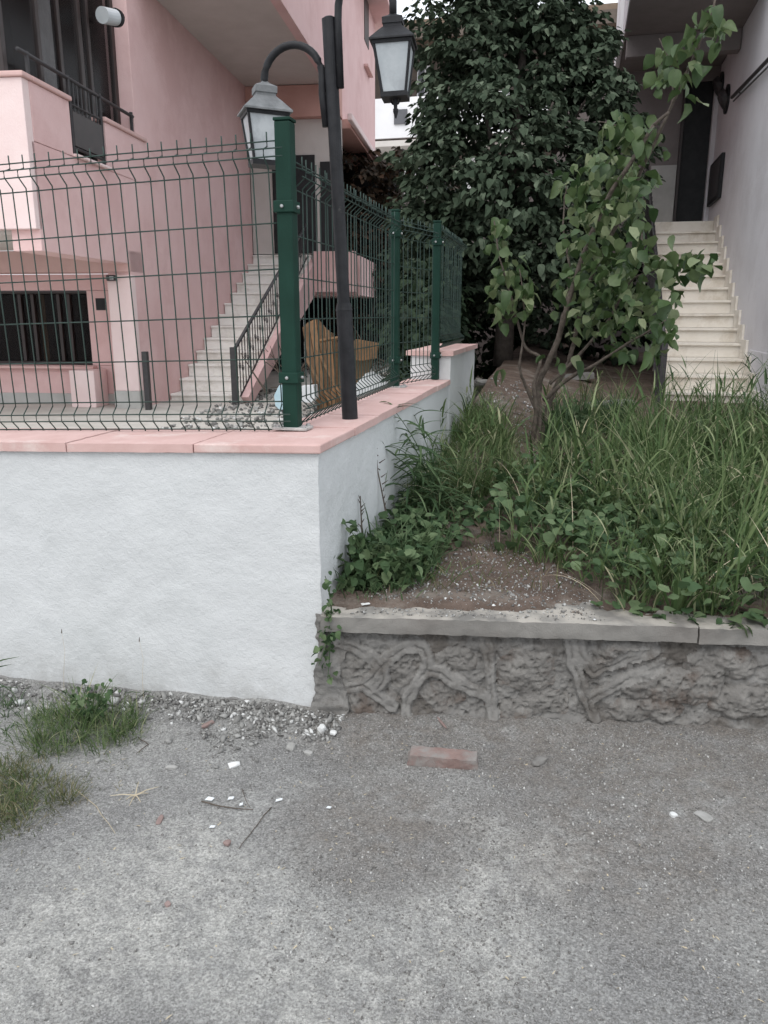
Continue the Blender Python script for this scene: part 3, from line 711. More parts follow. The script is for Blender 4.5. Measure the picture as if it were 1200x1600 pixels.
hb('wall_vent', -.68, -.555, -.612, -.6005, 1.55, 1.70, 'black', .003)
# balcony
BZ0, BZ1 = 2.30, 3.63
hb('balcony_parapet', -3.6, .0, -3.12, -3.0, BZ0, BZ1, 'pale_pink'); hb('balcony_parapet', -.12, .004, -2.998, -2.24, 3.103, BZ1, PK)
hb('balcony_parapet', -.12, .004, -1.42, -.30, 3.103, BZ1-.02, PK)
hb('parapet_cap', -3.6, .03, -3.15, -2.97, BZ1+.002, BZ1+.05, 'pink_trim', .012); hb('parapet_cap', -.15, .032, -2.968, -2.215, BZ1+.003, BZ1+.05, 'pink_trim', .012)
hb('parapet_cap', -.15, .032, -1.45, -.28, BZ1-.018, BZ1+.03, 'pink_trim', .012)
hb('balcony_slab', -3.6, -.003, -2.998, -1.045, 2.262, 2.42, 'soffit_grey'); hb('opening_sill', -.18, .05, -2.24, -1.42, 3.103, 3.13, 'pale_pink')
# upper glazing
gx = -.2
for y0, y1 in ((-3.10,-3.03),(-2.42,-2.36),(-1.98,-1.92),(-1.52,-1.44),(-1.30,-1.24),(-.66,-.575)): hb('glazing_frame', gx-.03, gx+.03, y0, y1, 3.15, 5.43, 'dark_frame')
hb('glazing_frame', gx-.03, gx+.03, -3.03, -.66, 5.36, 5.43, 'dark_frame'); hb('glazing_frame', gx-.03, gx+.03, -3.03, -.66, 3.11, 3.17, 'dark_frame')
hb('glazing_frame', gx-.025, gx+.025, -3.03, -.66, 3.60, 3.66, 'dark_frame')
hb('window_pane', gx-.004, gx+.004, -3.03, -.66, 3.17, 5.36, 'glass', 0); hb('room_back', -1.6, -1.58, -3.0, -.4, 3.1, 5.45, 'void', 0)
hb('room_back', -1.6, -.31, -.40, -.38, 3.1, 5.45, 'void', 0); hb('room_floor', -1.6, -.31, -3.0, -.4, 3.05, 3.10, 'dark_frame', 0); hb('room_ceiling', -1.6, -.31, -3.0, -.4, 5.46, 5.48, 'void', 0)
def curtain(y0, y1, z0, z1):
    n = 26; mb = MB(); vs = []
    for i in range(n+1):
        t = i/n; yv = y0+(y1-y0)*t; xv = -.235+.012*math.sin(i*1.9); vs += [(xv, yv, z0), (xv, yv, z1)]
    mb.add(vs, [(2*i, 2*i+2, 2*i+3, 2*i+1) for i in range(n)]); mb.build('curtain', M['curtain'], H, smooth=True)
curtain(-2.33, -1.98, 3.2, 4.75)
hb('corner_post', -.55, -.30, -3.12, -3.0, 3.685, 5.45, 'pale_frame')
rl = MB().tube([(-.02,-3.10,3.87),(-.02,-.55,3.85)], .02, 8).build('balcony_rail', M['iron'], H, smooth=True)
MB().tube([(-.02,-2.2,3.62),(-.02,-1.44,3.62)], .014, 6).build('lower_rail', M['iron'], rl); MB().tube([(-.02,-2.2,3.2),(-.02,-1.44,3.2)], .014, 6).build('lower_rail', M['iron'], rl)
for yy in (-2.95,-2.18,-1.47,-.62): MB().tube([(-.02,yy,3.14 if -2.3 < yy < -1.4 else 3.66),(-.02,yy,3.89)], .022, 6).build('rail_post', M['iron'], rl)
for i in range(7): MB().tube([(-.02,-2.08+i*.088,3.2),(-.02,-2.08+i*.088,3.86)], .009, 5).build('baluster', M['iron'], rl)
hb('gate_panel', -.035, -.005, -2.16, -1.49, 3.22, 3.56, 'dark_frame', .004, rl)
# upper floor overhanging the stair
hb('overhang_soffit', -.2, 1.58, -.3, 4.7, 5.46, 5.62, 'soffit_grey'); hb('upper_wall', 1.50, 1.64, -.35, 4.5, 5.40, 8.2, PK, .006)
hb('upper_wall', 1.50, 1.64, 4.503, 10.2, 4.963, 8.2, PK); hb('upper_wall', -.3, 1.50, 10.0, 10.2, 4.963, 8.2, PK)
hb('upper_wall', -2.2, 1.498, -.345, -.2, 5.63, 8.2, PK)
# small window in the far part of the upper wall
hb('window_opening', 1.642, 1.655, 8.3, 9.0, 7.3, 8.4, 'dark_frame', .003); hb('window_sill', 1.642, 1.74, 8.2, 9.1, 6.75, 6.80, 'pink_trim')
hb('roof', -3, 2.1, -.6, 10.9, 8.203, 8.4, PK)
hb('lintel_band', .003, 1.72, 4.45, 4.75, 4.93, 5.449, 'shaded_pink'); hb('entry_wall', .003, 1.70, 4.62, 4.82, 2.60, 4.927, 'soffit_grey')
hb('front_door', .42, 1.22, 4.585, 4.617, 2.61, 4.32, 'black', .004); hb('dark_opening', 1.32, 1.62, 4.585, 4.617, 2.61, 4.2, 'black', .004)  # second slab: the darkness of an opening put into black colour
hb('lower_soffit', .003, 1.86, 4.85, 9.8, 4.80, 4.96, 'shaded_pink'); hb('canopy_lip', 1.863, 1.95, 4.4, 9.85, 4.84, 4.96, 'pale_pink', .02)
# outside stair
def stairs(parent, x0, x1, y0, dy, z0, dz, n, m, skirt=None):
    for i in range(n):
        y = y0+i*dy; z = z0+i*dz; b = MB()
        b.box(x0, x1, y+.02, y+dy+.018, z-dz+.001, z-.030); b.box(x0+.002, x1-.002, y-.012, y+dy+.016, z-.029, z)
        b.build('step', M[m], parent, bevel=.003)
stairs(H, .01, 1.12, -.756, .378, .06, .18, 15, 'marble')
hb('landing', .01, 2.0, 4.9, 7.6, 1.85, 2.58, PK); hb('landing_slab', .01, 1.12, 4.57, 4.898, 2.40, 2.575, 'marble')
hb('landing_parapet', 1.20, 2.0, 4.30, 4.55, 1.90, 2.62, PK)
sd = MB(); sd.prism([(1.13,-.2,.3),(1.13,4.5,1.9),(1.13,4.5,2.5),(1.13,3.9,2.26),(1.13,-.35,.42)], (.10,0,0)); sd.build('stair_side', M[PK], H)
rail = MB().tube([(1.08,-.42,1.04),(1.08,4.4,3.1)], .024, 8).build('stair_railing', M['iron'], H, smooth=True)
MB().tube([(1.08,-.2,.42),(1.08,4.4,2.52)], .014, 6).build('lower_rail', M['iron'], rail)
MB().box(1.045,1.125,-.50,-.42,.3,1.08).build('newel_post', M['iron'], rail, bevel=.005); np_ = on(231, 612, 1, -1.15, True); MB().box(np_.x-.035,np_.x+.035,-1.19,-1.12,.33,1.05).build('newel_post', M['iron'], rail, bevel=.005)
for i in range(34):
    y = -.32+i*.138; z0 = .42+(y+.2)*(2.10/4.6); z1 = 1.04+(y+.42)*(2.06/4.82)
    b = MB().tube([(1.08,y,z0),(1.08,y,z1)], .008, 5)
    c = z0+(z1-z0)*(.55 if i % 2 else .42)
    for k in range(4): b.tube([(1.08+.018*math.sin(t)*math.cos(k*PI/2+t*.8), y+.018*math.sin(t)*math.sin(k*PI/2+t*.8), c-.045+.09*t/PI) for t in np.linspace(0, PI, 6)], .0035, 4)
    b.build('baluster', M['iron'], rail)
hb('undercroft_dark', .003, 2.4, 9.0, 9.2, .33, 4.8, 'void', 0)  # black sheets: darkness below the landing put into the colour
hb('undercroft_dark', -.2, .0, 4.603, 9.0, .33, 4.8, 'void', 0)
# security lamp and alarm box
sc_ = empty('security_lamp', (0,0,0)); sc_.location = H.matrix_basis @ Vector((-.02,-1.02,4.72)) if False else Matrix.Translation((HO[0],HO[1],0)) @ Matrix.Rotation(HR,4,'Z') @ Vector((.03,-1.05,4.75))
sc_.rotation_euler = (0,0,HR); tag(sc_, 'white tube-shaped lamp with a round dark face high on the pink wall', 'lamp')
MB().tube([(-.02,-.24,-.02),(.02,0,.03)], .085, 18).build('housing', M['pale_frame'], sc_, smooth=False); MB().tube([(.021,.005,.032),(.03,.06,.04)], [.098,.092], 18).build('lens', M['black'], sc_)
MB().box(-.2,-.01,-.02,.02,-.01,.03).build('bracket', M['dark_frame'], sc_)
cc = empty('wall_camera', Matrix.Translation((HO[0],HO[1],0)) @ Matrix.Rotation(HR,4,'Z') @ Vector((-.23,-1.05,1.93)), HR)
tag(cc, 'small grey camera fixed at the top of the pale pink pier', 'camera')
MB().box(-.05,.06,-.06,.0,-.035,.035).build('housing', M['iron'], cc, bevel=.01); MB().box(.0,.05,-.075,-.06,-.02,.02).build('lens', M['galv'], cc, bevel=.004)

# ------------------------------------------------------------------ grey house on the right with its stair
G = empty('grey_house', (1.85, 8.6, 0))
tag(G, 'lilac grey rendered house with a marble stair climbing beside its wall', 'house')
def gb_(name, x0, x1, y0, y1, z0, z1, m, bevel=.006, parent=None):
    o = MB().box(x0-1.85, x1-1.85, y0-8.6, y1-8.6, z0, z1).build(name, M[m], parent or G, bevel=bevel); return o
gb_('side_wall', 1.85, 2.2, 7.2, 14.0, .2, 5.16, 'lilac_plaster'); gb_('wall_base', 1.838, 1.85, 7.2, 9.6, .2, 1.12, 'lilac_plaster')
gb_('entry_wall', -.6, 1.36, 14.0, 14.3, 2.4, 5.15, 'dark_soffit'); gb_('entry_wall', 1.36, 2.2, 14.0, 14.3, 4.93, 5.15, 'dark_soffit'); gb_('entry_wall', 1.78, 1.849, 13.9, 14.28, 2.83, 4.93, 'lilac_plaster')
gb_('front_door', 1.363, 1.777, 14.02, 14.08, 2.84, 4.92, 'black'); gb_('glass_screen', .95, 1.33, 13.95, 13.99, 2.84, 3.75, 'skirt_grey'); gb_('glass_screen', 1.335, 1.375, 13.9, 13.99, 2.84, 4.9, 'dark_frame')
gb_('upper_floor', .36, 6, 10.6, 14.6, 5.153, 8.5, 'lilac_plaster'); gb_('overhang_soffit', .37, 1.85, 10.6, 14.0, 5.12, 5.158, 'dark_soffit')
gb_('upper_corner', .30, .36, 12.9, 14.6, 5.12, 8.5, 'far_white')
gb_('upper_beam', .40, 1.84, 12.3, 12.5, 4.86, 5.118, 'dark_soffit')
stairs(G, .88-1.85, -.02, 0, .30, .345, .1655, 15, 'marble_warm')
gb_('landing', .88, 1.848, 13.10, 14.0, 2.4, 2.828, 'marble_warm'); gb_('stair_side', .80, .878, 8.7, 13.9, .2, .55, 'skirt_grey')
for i in range(15):
    y = 8.6+.3*i; z = .345+.1655*i
    gb_('skirting', 1.822, 1.849, y-.03, y+.29, z+.002, z+.21, 'marble_warm', .003)
gr = MB().tube([(-1.0,.15,1.25),(-1.0,5.1,3.85)], .022, 8).build('stair_railing', M['iron'], G, smooth=True)
MB().box(-1.03,-.97,.02,.08,.33,1.30).build('newel_post', M['iron'], gr, bevel=.004)
for i in range(36):
    y = .22+i*.135; z0 = .40+.1655*(y/.3)
    b = MB().tube([(-1.0,y,z0),(-1.0,y,z0+.80)], .009, 5)
    for k in range(4): b.tube([(-1.0+.018*math.sin(t)*math.cos(k*PI/2+t*.8), y+.018*math.sin(t)*math.sin(k*PI/2+t*.8), z0+.36+.09*t/PI) for t in np.linspace(0, PI, 6)], .0035, 4)
    b.build('baluster', M['iron'], gr)
MB().tube([(-1.0,.15,.45),(-1.0,5.1,3.10)], .012, 6).build('lower_rail', M['iron'], gr)
hr = empty('handrail', (1.80, 10.4, 4.2)); tag(hr, 'dark metal handrail fixed high along the lilac grey wall', 'handrail')
MB().tube([(0,-3.0,-.25),(0,1.95,.10)], .022, 8).build('rail', M['iron'], hr, smooth=True); MB().tube([(.0,-3.0,-.33),(0,1.8,.02)], .010, 6).build('lower_rail', M['iron'], hr)
for yy in (-2,-.2,1.6): MB().tube([(0,yy,yy*.07-.02),(.05,yy,yy*.07-.05)], .008, 6).build('bracket', M['iron'], hr)
mbx = empty('meter_box', (1.85, 13.3, 3.4)); tag(mbx, 'flat black box mounted on the lilac wall beside the top steps', 'box')
MB().box(-.05,-.002,-.52,.52,-.30,.30).build('housing', M['black'], mbx, bevel=.008); MB().box(-.058,-.051,-.46,.46,-.25,.25).build('lid', M['iron'], mbx, bevel=.003)
for (y, z, lab) in ((13.75,4.78,'round dark wall lamp nearer the door on the lilac wall'), (13.05,4.44,'round dark wall lamp between its twin and the handrail')):
    wl = empty('wall_lamp', (1.85, y, z)); tag(wl, lab, 'lamp', 'round lamps on the lilac wall')
    b = MB(); b.tube([(-.002,0,0),(-.03,0,0)], .19, 18); b.build('back_plate', M['black'], wl); b = MB(); b.tube([(-.031,0,0),(-.09,0,-.02),(-.11,0,-.03)], [.15,.12,.05], 18); b.build('shade', M['iron'], wl)

# ------------------------------------------------------------------ far white apartment block
fo_ = empty('white_apartment_block', (-9, 38, 0)); tag(fo_, 'distant white apartment block with balconies under a brown roof', 'building')
def fb(name, x0, x1, y0, y1, z0, z1, m, parent=None, bevel=0): return MB().box(x0+9, x1+9, y0-38, y1-38, z0, z1).build(name, M[m], parent or fo_, bevel=bevel)
fb('wall', -16, 2, 39.6, 50, 0, 13.2, 'far_white'); fb('roof', -16.5, 2.6, 37.4, 50.5, 13.25, 13.75, 'roof_tile'); fb('roof_fascia', -16.4, 2.5, 37.3, 37.39, 13.0, 13.5, 'far_brown')
fb('loggia_back', -16, 2, 39.5, 39.59, 10.9, 13.0, 'far_brown'); fb('balcony_parapet', -16, 2, 37.8, 38.0, 9.2, 10.85, 'far_white'); fb('balcony_slab', -16, 2, 38.0, 39.5, 9.1, 9.3, 'far_brown')
fb('balcony_slab', -16, 2, 37.75, 39.5, 8.85, 9.09, 'soffit_grey')
fb('balcony_parapet', -16, 2, 37.8, 38.0, 5.3, 6.5, 'far_white'); fb('lower_storey', -16, 2, 39.45, 39.59, 6.5, 8.84, 'far_brown')
for x0 in (-13.5,-11.9,-10.3,-9.25,-8.2,-7.1,-5.5,-4):
    w = fb('window', x0, x0+.85, 39.36, 39.44, 6.8, 8.5, 'far_white'); fb('pane', x0+.07, x0+.40, 39.33, 39.355, 6.9, 8.4, 'curtain', w); fb('pane', x0+.45, x0+.78, 39.33, 39.355, 6.9, 8.4, 'far_glass', w)
for x0 in (-12.5,-9.55,-7.9,-5.5):
    w = fb('window', x0, x0+.75, 39.42, 39.49, 11.0, 12.5, 'far_white'); fb('pane', x0+.06, x0+.34, 39.39, 39.415, 11.1, 12.4, 'far_glass', w); fb('pane', x0+.4, x0+.69, 39.39, 39.415, 11.1, 12.4, 'curtain', w)
gl_ = MB()
for i in range(60): gl_.box(-10.5+i*.08+9, -10.48+i*.08+9, -.26, -.24, 6.5, 7.4)
gl_.box(-1.5, 3.4, -.27, -.23, 7.4, 7.45); gl_.build('window_grille', M['far_brown'], fo_)['kind'] = 'stuff'
fb('small_window', -8.6, -8.0, 37.72, 37.79, 9.75, 10.35, 'far_glass')

# ------------------------------------------------------------------ leaves and trees
def leaf_variants(m, n=6, w=.38, L=1.0, fold=.12, droop=.25):
    out = []
    for i in range(n):
        ys = [0,.12,.3,.55,.8,1.0]; ws = [.03,.25,.38,.41,.29,.03]; v = []; dr = droop*random.uniform(.3,3.2); fo2 = fold*random.uniform(.4,3.6); tw = random.uniform(-1.0,1.0)
        for y, q in zip(ys, ws):
            q = q*w/.38*random.uniform(.85,1.12); z = -dr*y*y; c, s = math.cos(tw*y), math.sin(tw*y)
            for sx_ in (-1, 0, 1):
                X = sx_*q; Zz = fo2*abs(X)*2; v.append((X*c-Zz*s, y, z+X*s+Zz*c))
        f = []
        for k in range(5):
            a = k*3; b = a+3; f += [(a,a+1,b+1,b),(a+1,a+2,b+2,b+1)]
        me = bpy.data.meshes.new('leaf'); me.from_pydata(v, [], f); me.materials.append(m)
        for p in me.polygons: p.use_smooth = True
        out.append(me)
    return out
def orient(o, pos, az, pitch, roll, s):
    o.matrix_basis = Matrix.Translation(pos) @ Matrix.Rotation(az, 4, 'Z') @ Matrix.Rotation(pitch, 4, 'X') @ Matrix.Rotation(roll, 4, 'Y') @ Matrix.Scale(s, 4)

# small leaning fruit tree
TB = Vector((-.28, 6.0, soil_z(-.28, 6.0)-.02))
ft = empty('fruit_tree', TB); tag(ft, 'small leaning fruit tree with several thin stems and broad green leaves', 'tree')
def tp(px, py, y): return on(px, py, 1, y)-TB
def branch(pts, r0, r1, name='branch', parent=ft):
    P = [Vector(p) for p in pts]; out = []
    for i in range(len(P)-1):
        p0 = P[max(0,i-1)]; p1 = P[i]; p2 = P[i+1]; p3 = P[min(len(P)-1,i+2)]
        for j in range(5):
            t = j/5; out.append(.5*((2*p1)+(p2-p0)*t+(2*p0-5*p1+4*p2-p3)*t*t+(3*p1-p0-3*p2+p3)*t**3)+Vector((random.uniform(-1,1),random.uniform(-1,1),0))*.004)
    out.append(P[-1]); n = len(out)
    MB().tube(out, [r0+(r1-r0)*i/(n-1) for i in range(n)], 7).build(name, M['bark'], parent, smooth=True); return out
B = []
B.append(branch([(0,0,-.03), tp(842,660,6.0), tp(843,600,6.0), tp(872,530,5.95), tp(895,450,5.9), tp(915,390,5.85), tp(950,310,5.75), tp(985,255,5.65), tp(1022,195,5.55)], .026, .012, 'trunk'))
B.append(branch([(.03,.02,-.03), tp(850,665,6.05), tp(862,620,6.05), tp(890,560,6.1), tp(905,500,6.1), tp(930,420,6.05), tp(975,330,5.9), tp(1005,262,5.75), tp(1050,165,5.6), tp(1075,110,5.55), tp(1112,20,5.5), tp(1120,-20,5.5)], .022, .005))
B.append(branch([(-.03,.0,-.03), tp(838,650,5.95), tp(835,600,5.9), tp(845,560,5.9), tp(820,540,5.9), tp(800,470,5.85), tp(780,400,5.8), tp(772,345,5.8)], .019, .004))
B.append(branch([tp(838,640,5.95), tp(820,600,5.9), tp(812,570,5.85), tp(820,500,5.85), tp(812,420,5.8)], .014, .004))
B.append(branch([tp(850,625,6.0), tp(890,590,5.9), tp(930,570,5.75), tp(975,540,5.6), tp(1010,520,5.5), tp(1040,500,5.45)], .017, .005))
B.append(branch([tp(858,600,6.0), tp(905,555,6.0), tp(950,500,6.0), tp(985,440,5.95), tp(1030,420,5.8), tp(1095,405,5.7)], .014, .003))
B.append(branch([tp(865,560,6.0), tp(880,490,6.1), tp(890,430,6.15), tp(880,350,6.2), tp(885,290,6.2)], .014, .004))
B.append(branch([tp(1005,262,5.75), tp(1000,215,5.7), tp(960,195,5.7), tp(935,190,5.7)], .006, .003))
B.append(branch([tp(1050,165,5.6), tp(1050,110,5.6), tp(1030,60,5.6)], .006, .003))
B.append(branch([tp(1022,195,5.55), tp(1045,175,5.5)], .012, .009))
LV = leaf_variants(M['apple_leaf'], 10, w=.40)
def in_blob(cx, cy, rx, ry, n, y0, y1, s0=.055, s1=.112):
    for _ in range(n):
        a = random.uniform(0, 2*PI); q = math.sqrt(random.random()); px = cx+rx*q*math.cos(a); py = cy+ry*q*math.sin(a)
        p = on(px, py, 1, random.uniform(y0, y1))-TB
        o = bpy.data.objects.new('leaf', random.choice(LV)); C.objects.link(o); o.parent = ft
        orient(o, p, random.uniform(0, 2*PI), random.uniform(-1.35,-.1), random.uniform(-.7,.7), random.uniform(s0, s1))
for b in ((945,285,72,58,34,5.5,6.2),(940,360,70,55,34,5.4,6.3),(975,420,78,52,34,5.4,6.3),(920,470,50,60,20,5.5,6.2),(1005,480,55,60,26,5.3,6.0),(1020,540,48,26,10,5.3,5.8),
          (800,455,38,52,30,5.5,6.1),(785,370,24,34,9,5.6,6.0),(1090,410,36,26,13,5.5,5.9),(1055,400,25,40,9,5.5,5.9),(975,205,42,38,20,5.5,5.8),(1000,300,30,40,10,5.5,5.9),
          (1040,95,32,44,15,5.4,5.7),(1085,60,20,24,7,5.4,5.6),(1110,40,24,36,14,5.35,5.65),(1090,120,18,22,4,5.4,5.6),(880,545,40,30,5,5.6,6.0),(775,580,10,12,2,5.8,5.9)):
    in_blob(*b)
in_blob(1030,205,34,34,7,5.5,5.8); in_blob(1075,150,16,22,4,5.5,5.7)
FL = []
for cx_, cy_, rx_, ry2_, n_l, y0_, y1_ in [(950,290,70,58,150,5.5,6.4),(950,380,78,70,190,5.4,6.5),(985,450,78,62,150,5.4,6.4),(1000,520,58,42,70,5.4,6.2),(910,470,48,60,60,5.5,6.2),(800,445,36,52,70,5.6,6.2),(780,370,20,30,14,5.7,6.1),(968,205,36,32,36,5.6,5.9),(995,290,22,30,12,5.5,5.9),(1045,110,30,42,16,5.4,5.8),(1110,35,20,32,14,5.4,5.8),(1090,405,34,18,24,5.5,5.9),(1085,70,14,26,5,5.4,5.7)]:
    for _ in range(n_l):
        a = random.uniform(0, 2*PI); q = math.sqrt(random.random()); FL.append(on(cx_+rx_*q*math.cos(a), cy_+ry2_*q*math.sin(a), 1, random.uniform(y0_, y1_))-TB)

FL = np.array([v[:] for v in FL]); V, Fq = scatter(leaf_template(.40)[0], leaf_template(.40)[1], FL, rotmats(len(FL), (-1.35,-.1), (-.7,.7), (0,2*PI)), RNG.uniform(.05,.112,len(FL)))
np_mesh('foliage', V, Fq, M['apple_leaf'], ft, smooth=True)['kind'] = 'stuff'
# foliage clouds: leaf sprays spread through blobs
def spray_cloud(blobs, n, size, droopy=.6, clump=14, spread=.16):
    """blobs: (centre, radii); returns positions, rotations, sizes - leaves sit in sprays near the blob skins"""
    P = []; Rz = []; Rx = []
    w = np.array([b[1][0]*b[1][1]+b[1][1]*b[1][2]+b[1][0]*b[1][2] for b in blobs]); w = w/w.sum()
    k = n//clump; pick = RNG.choice(len(blobs), k, p=w)
    for i in pick:
        c, r = blobs[i]; u = RNG.normal(size=3); u /= np.linalg.norm(u)+1e-6
        c0 = np.array(c)+u*np.array(r)*RNG.uniform(.55,1.05)
        d = u+np.array([0,0,-.3]); d /= np.linalg.norm(d); az0 = math.atan2(d[1], d[0])
        for _ in range(clump):
            a = az0+RNG.normal()*1.1; rr = RNG.uniform(0, spread)
            P.append(c0+np.array([math.cos(a)*rr, math.sin(a)*rr, -rr*droopy*RNG.uniform(0,1)+RNG.normal()*.02])); Rz.append(a-PI/2); Rx.append(RNG.uniform(-1.0,.05))
    P = np.array(P); n = len(P); Rz = np.array(Rz); Rx = np.array(Rx)+0; ry = RNG.uniform(-.6,.6,n)
    cz, sz = np.cos(Rz), np.sin(Rz); cx, sx2 = np.cos(Rx), np.sin(Rx); cy, sy2 = np.cos(ry), np.sin(ry)
    Z = np.zeros((n,3,3)); Z[:,0,0]=cz; Z[:,0,1]=-sz; Z[:,1,0]=sz; Z[:,1,1]=cz; Z[:,2,2]=1
    X = np.zeros((n,3,3)); X[:,0,0]=1; X[:,1,1]=cx; X[:,1,2]=-sx2; X[:,2,1]=sx2; X[:,2,2]=cx
    Y = np.zeros((n,3,3)); Y[:,1,1]=1; Y[:,0,0]=cy; Y[:,0,2]=sy2; Y[:,2,0]=-sy2; Y[:,2,2]=cy
    return P, Z @ X @ Y, RNG.uniform(size*.65, size*1.2, n)
def ob(px, py, y, rx, ry_, rz_): return (tuple(on(px, py, 1, y)), (rx, ry_, rz_))
# the big dark tree
DT = Vector((-.93, 10.4, soil_z(-.93, 10.4)-.03)); dt = empty('broadleaf_tree', DT)
tag(dt, 'tall dense dark green broadleaf tree filling the gap between the houses', 'tree')
blobs = [ob(648,70,10.4,.16,.3,.16), ob(640,250,10.0,.16,.3,.2), ob(632,330,9.8,.20,.3,.16), ob(650,395,9.8,.25,.3,.16), ob(672,20,10.5,.2,.3,.2), ob(925,110,10.8,.25,.3,.25), ob(950,200,10.7,.3,.3,.3), ob(770,440,10.6,.8,.5,.45), ob(870,470,11.0,.7,.5,.5), ob(700,430,10.2,.45,.5,.4), ob(752,60,10.6,.62,.7,.65), ob(830,90,10.8,.9,.8,.75), ob(900,150,10.6,.65,.6,.6), ob(715,150,10.2,.5,.6,.6), ob(780,190,10.0,.8,.7,.6), ob(850,260,10.3,.7,.7,.6),
         ob(710,270,9.8,.55,.6,.55), ob(790,310,9.7,.7,.6,.5), ob(690,350,9.9,.42,.5,.35), ob(740,380,9.8,.55,.5,.32), ob(900,330,10.6,.5,.6,.6), ob(820,-30,10.8,.8,.9,.5), ob(760,-60,10.8,.65,.9,.5),
         ob(960,240,10.9,.45,.5,.7), ob(680,210,10.3,.22,.4,.45), ob(672,300,10.2,.2,.3,.3), ob(890,60,11.0,.5,.5,.5), ob(840,400,9.9,.6,.5,.4), ob(915,430,10.4,.5,.4,.5)]
P_, R_, S_ = spray_cloud(blobs, 30000, .098)
pick = np.argsort(np.linalg.norm(P_-np.array([0,0,1.5]), axis=1))
vis = [i for i in pick if 620 < proj(*P_[i])[0] < 960 and proj(*P_[i])[1] > 0][:300]; rest = np.setdiff1d(np.arange(len(P_)), vis)
V, Fq = scatter(LEAF_V, LEAF_F, P_[rest]-np.array(DT), R_[rest], S_[rest]*1.0)
cr_ = np_mesh('foliage', V, Fq, M['dark_leaf'], dt); cr_['kind'] = 'stuff'
DV = leaf_variants(M['dark_leaf'], 8, w=.36)
for i in vis:
    o = bpy.data.objects.new('leaf', random.choice(DV)); C.objects.link(o); o.parent = dt
    o.matrix_basis = Matrix.Translation(Vector(P_[i])-DT) @ Matrix(R_[i].tolist()).to_4x4() @ Matrix.Scale(float(S_[i]), 4)
MB().tube([(0,0,-.05),(.02,.0,.8),(-.02,.05,1.7),(.05,.0,2.6),(.1,.05,3.6)], [.13,.11,.10,.08,.04], 9).build('trunk', M['dark_bark'], dt, smooth=True)
for d in ((-.7,.1,3.2),(.9,.0,3.1),(.5,-.5,2.9),(-.3,-.5,3.0),(1.3,.2,2.4)): MB().tube([(0,.03,1.5+random.random()*.5),(d[0]*.4,d[1]*.4,2.2),d], [.05,.04,.012], 6).build('limb', M['dark_bark'], dt, smooth=True)
def shrub(name, label, cat, loc, blobs, n, size, m, stems=3, group=None, droopy=.6, stem_m='dark_bark'):
    e = empty(name, loc); tag(e, label, cat, group); L = np.array(loc)
    P, Rr, Sz = spray_cloud(blobs, n, size, droopy=droopy); V, Fq = scatter(LEAF_V, LEAF_F, P-L, Rr, Sz)
    np_mesh('foliage', V, Fq, m, e)['kind'] = 'stuff'
    for k in range(stems):
        c = Vector(blobs[k % len(blobs)][0])-Vector(loc); MB().tube([(0,0,-.05),(c.x*.4,c.y*.4,c.z*.5),c[:]], [.03,.02,.008], 6).build('stem', M[stem_m], e, smooth=True)
    return e
shrub('hedge', 'added near black hedge under the big tree, shade put into its leaf colour', 'hedge', (.0,12.6,.8), [((-1.6,13.0,1.5),(.9,.6,1.2)),((-.5,13.2,1.6),(.9,.6,1.3)),((.4,13.2,1.5),(.7,.6,1.2)),((-2.6,13.6,1.6),(.8,.5,1.4)),((-1.9,12.5,2.6),(.8,.6,1.0)),((-.6,12.9,2.9),(1.2,.6,.9))], 11500, .13, M['dark_shaded_leaf'])  # added to fill the dark gap, shade painted into its leaves
shrub('garden_shrub', 'dark shrub behind the side fence near the white pier', 'shrub', (-1.5,8.0,.33), [((-1.5,8.0,1.1),(.28,.7,.75)),((-1.65,8.9,1.5),(.32,.7,.75)),((-1.38,7.3,.75),(.2,.4,.45)),((-1.75,9.8,1.2),(.45,.7,.9))], 5200, .10, M['dark_shaded_leaf'])
shrub('garden_shrub', 'dark russet shrub hanging below the pink canopy', 'shrub', (-4.6,17.2,.33), [((-3.9,18.0,4.4),(.9,.8,.7)),((-4.8,17.2,4.3),(.8,.7,.6)),((-3.2,18.6,3.6),(.7,.8,.9)),((-4.6,17.5,3.3),(.7,1.0,.75)),((-4.0,18.4,3.0),(.8,1.0,.9)),((-5.2,16.6,3.0),(.7,.8,.7)),((-3.6,18.9,1.9),(.9,.9,1.1)),((-4.8,17.6,1.6),(1.2,.9,1.3))], 7000, .15, M['red_leaf'])
shrub('garden_shrub', 'low dark shrub growing behind the heap of boards', 'shrub', (-2.0,10.6,.33), [((-2.0,10.8,1.2),(.35,.6,.7)),((-2.15,11.8,1.5),(.4,.8,.9)),((-2.3,13.0,1.9),(.5,.9,1.2))], 4800, .12, M['dark_shaded_leaf'])

# ------------------------------------------------------------------ planting bed: grass, weeds
def sample(poly, n, zf, region):
    """ground points whose foot falls inside a bed outline"""
    out = []
    while len(out) < n:
        x = random.uniform(region[0], region[1]); y = random.uniform(region[2], region[3]); z = zf(x, y)
        px, py = proj(x, y, z)
        if inpoly(px, py, poly): out.append((x, y, z-.008))
    return np.array(out)
BED = (-.86, 3.2, 2.8, 8.3)
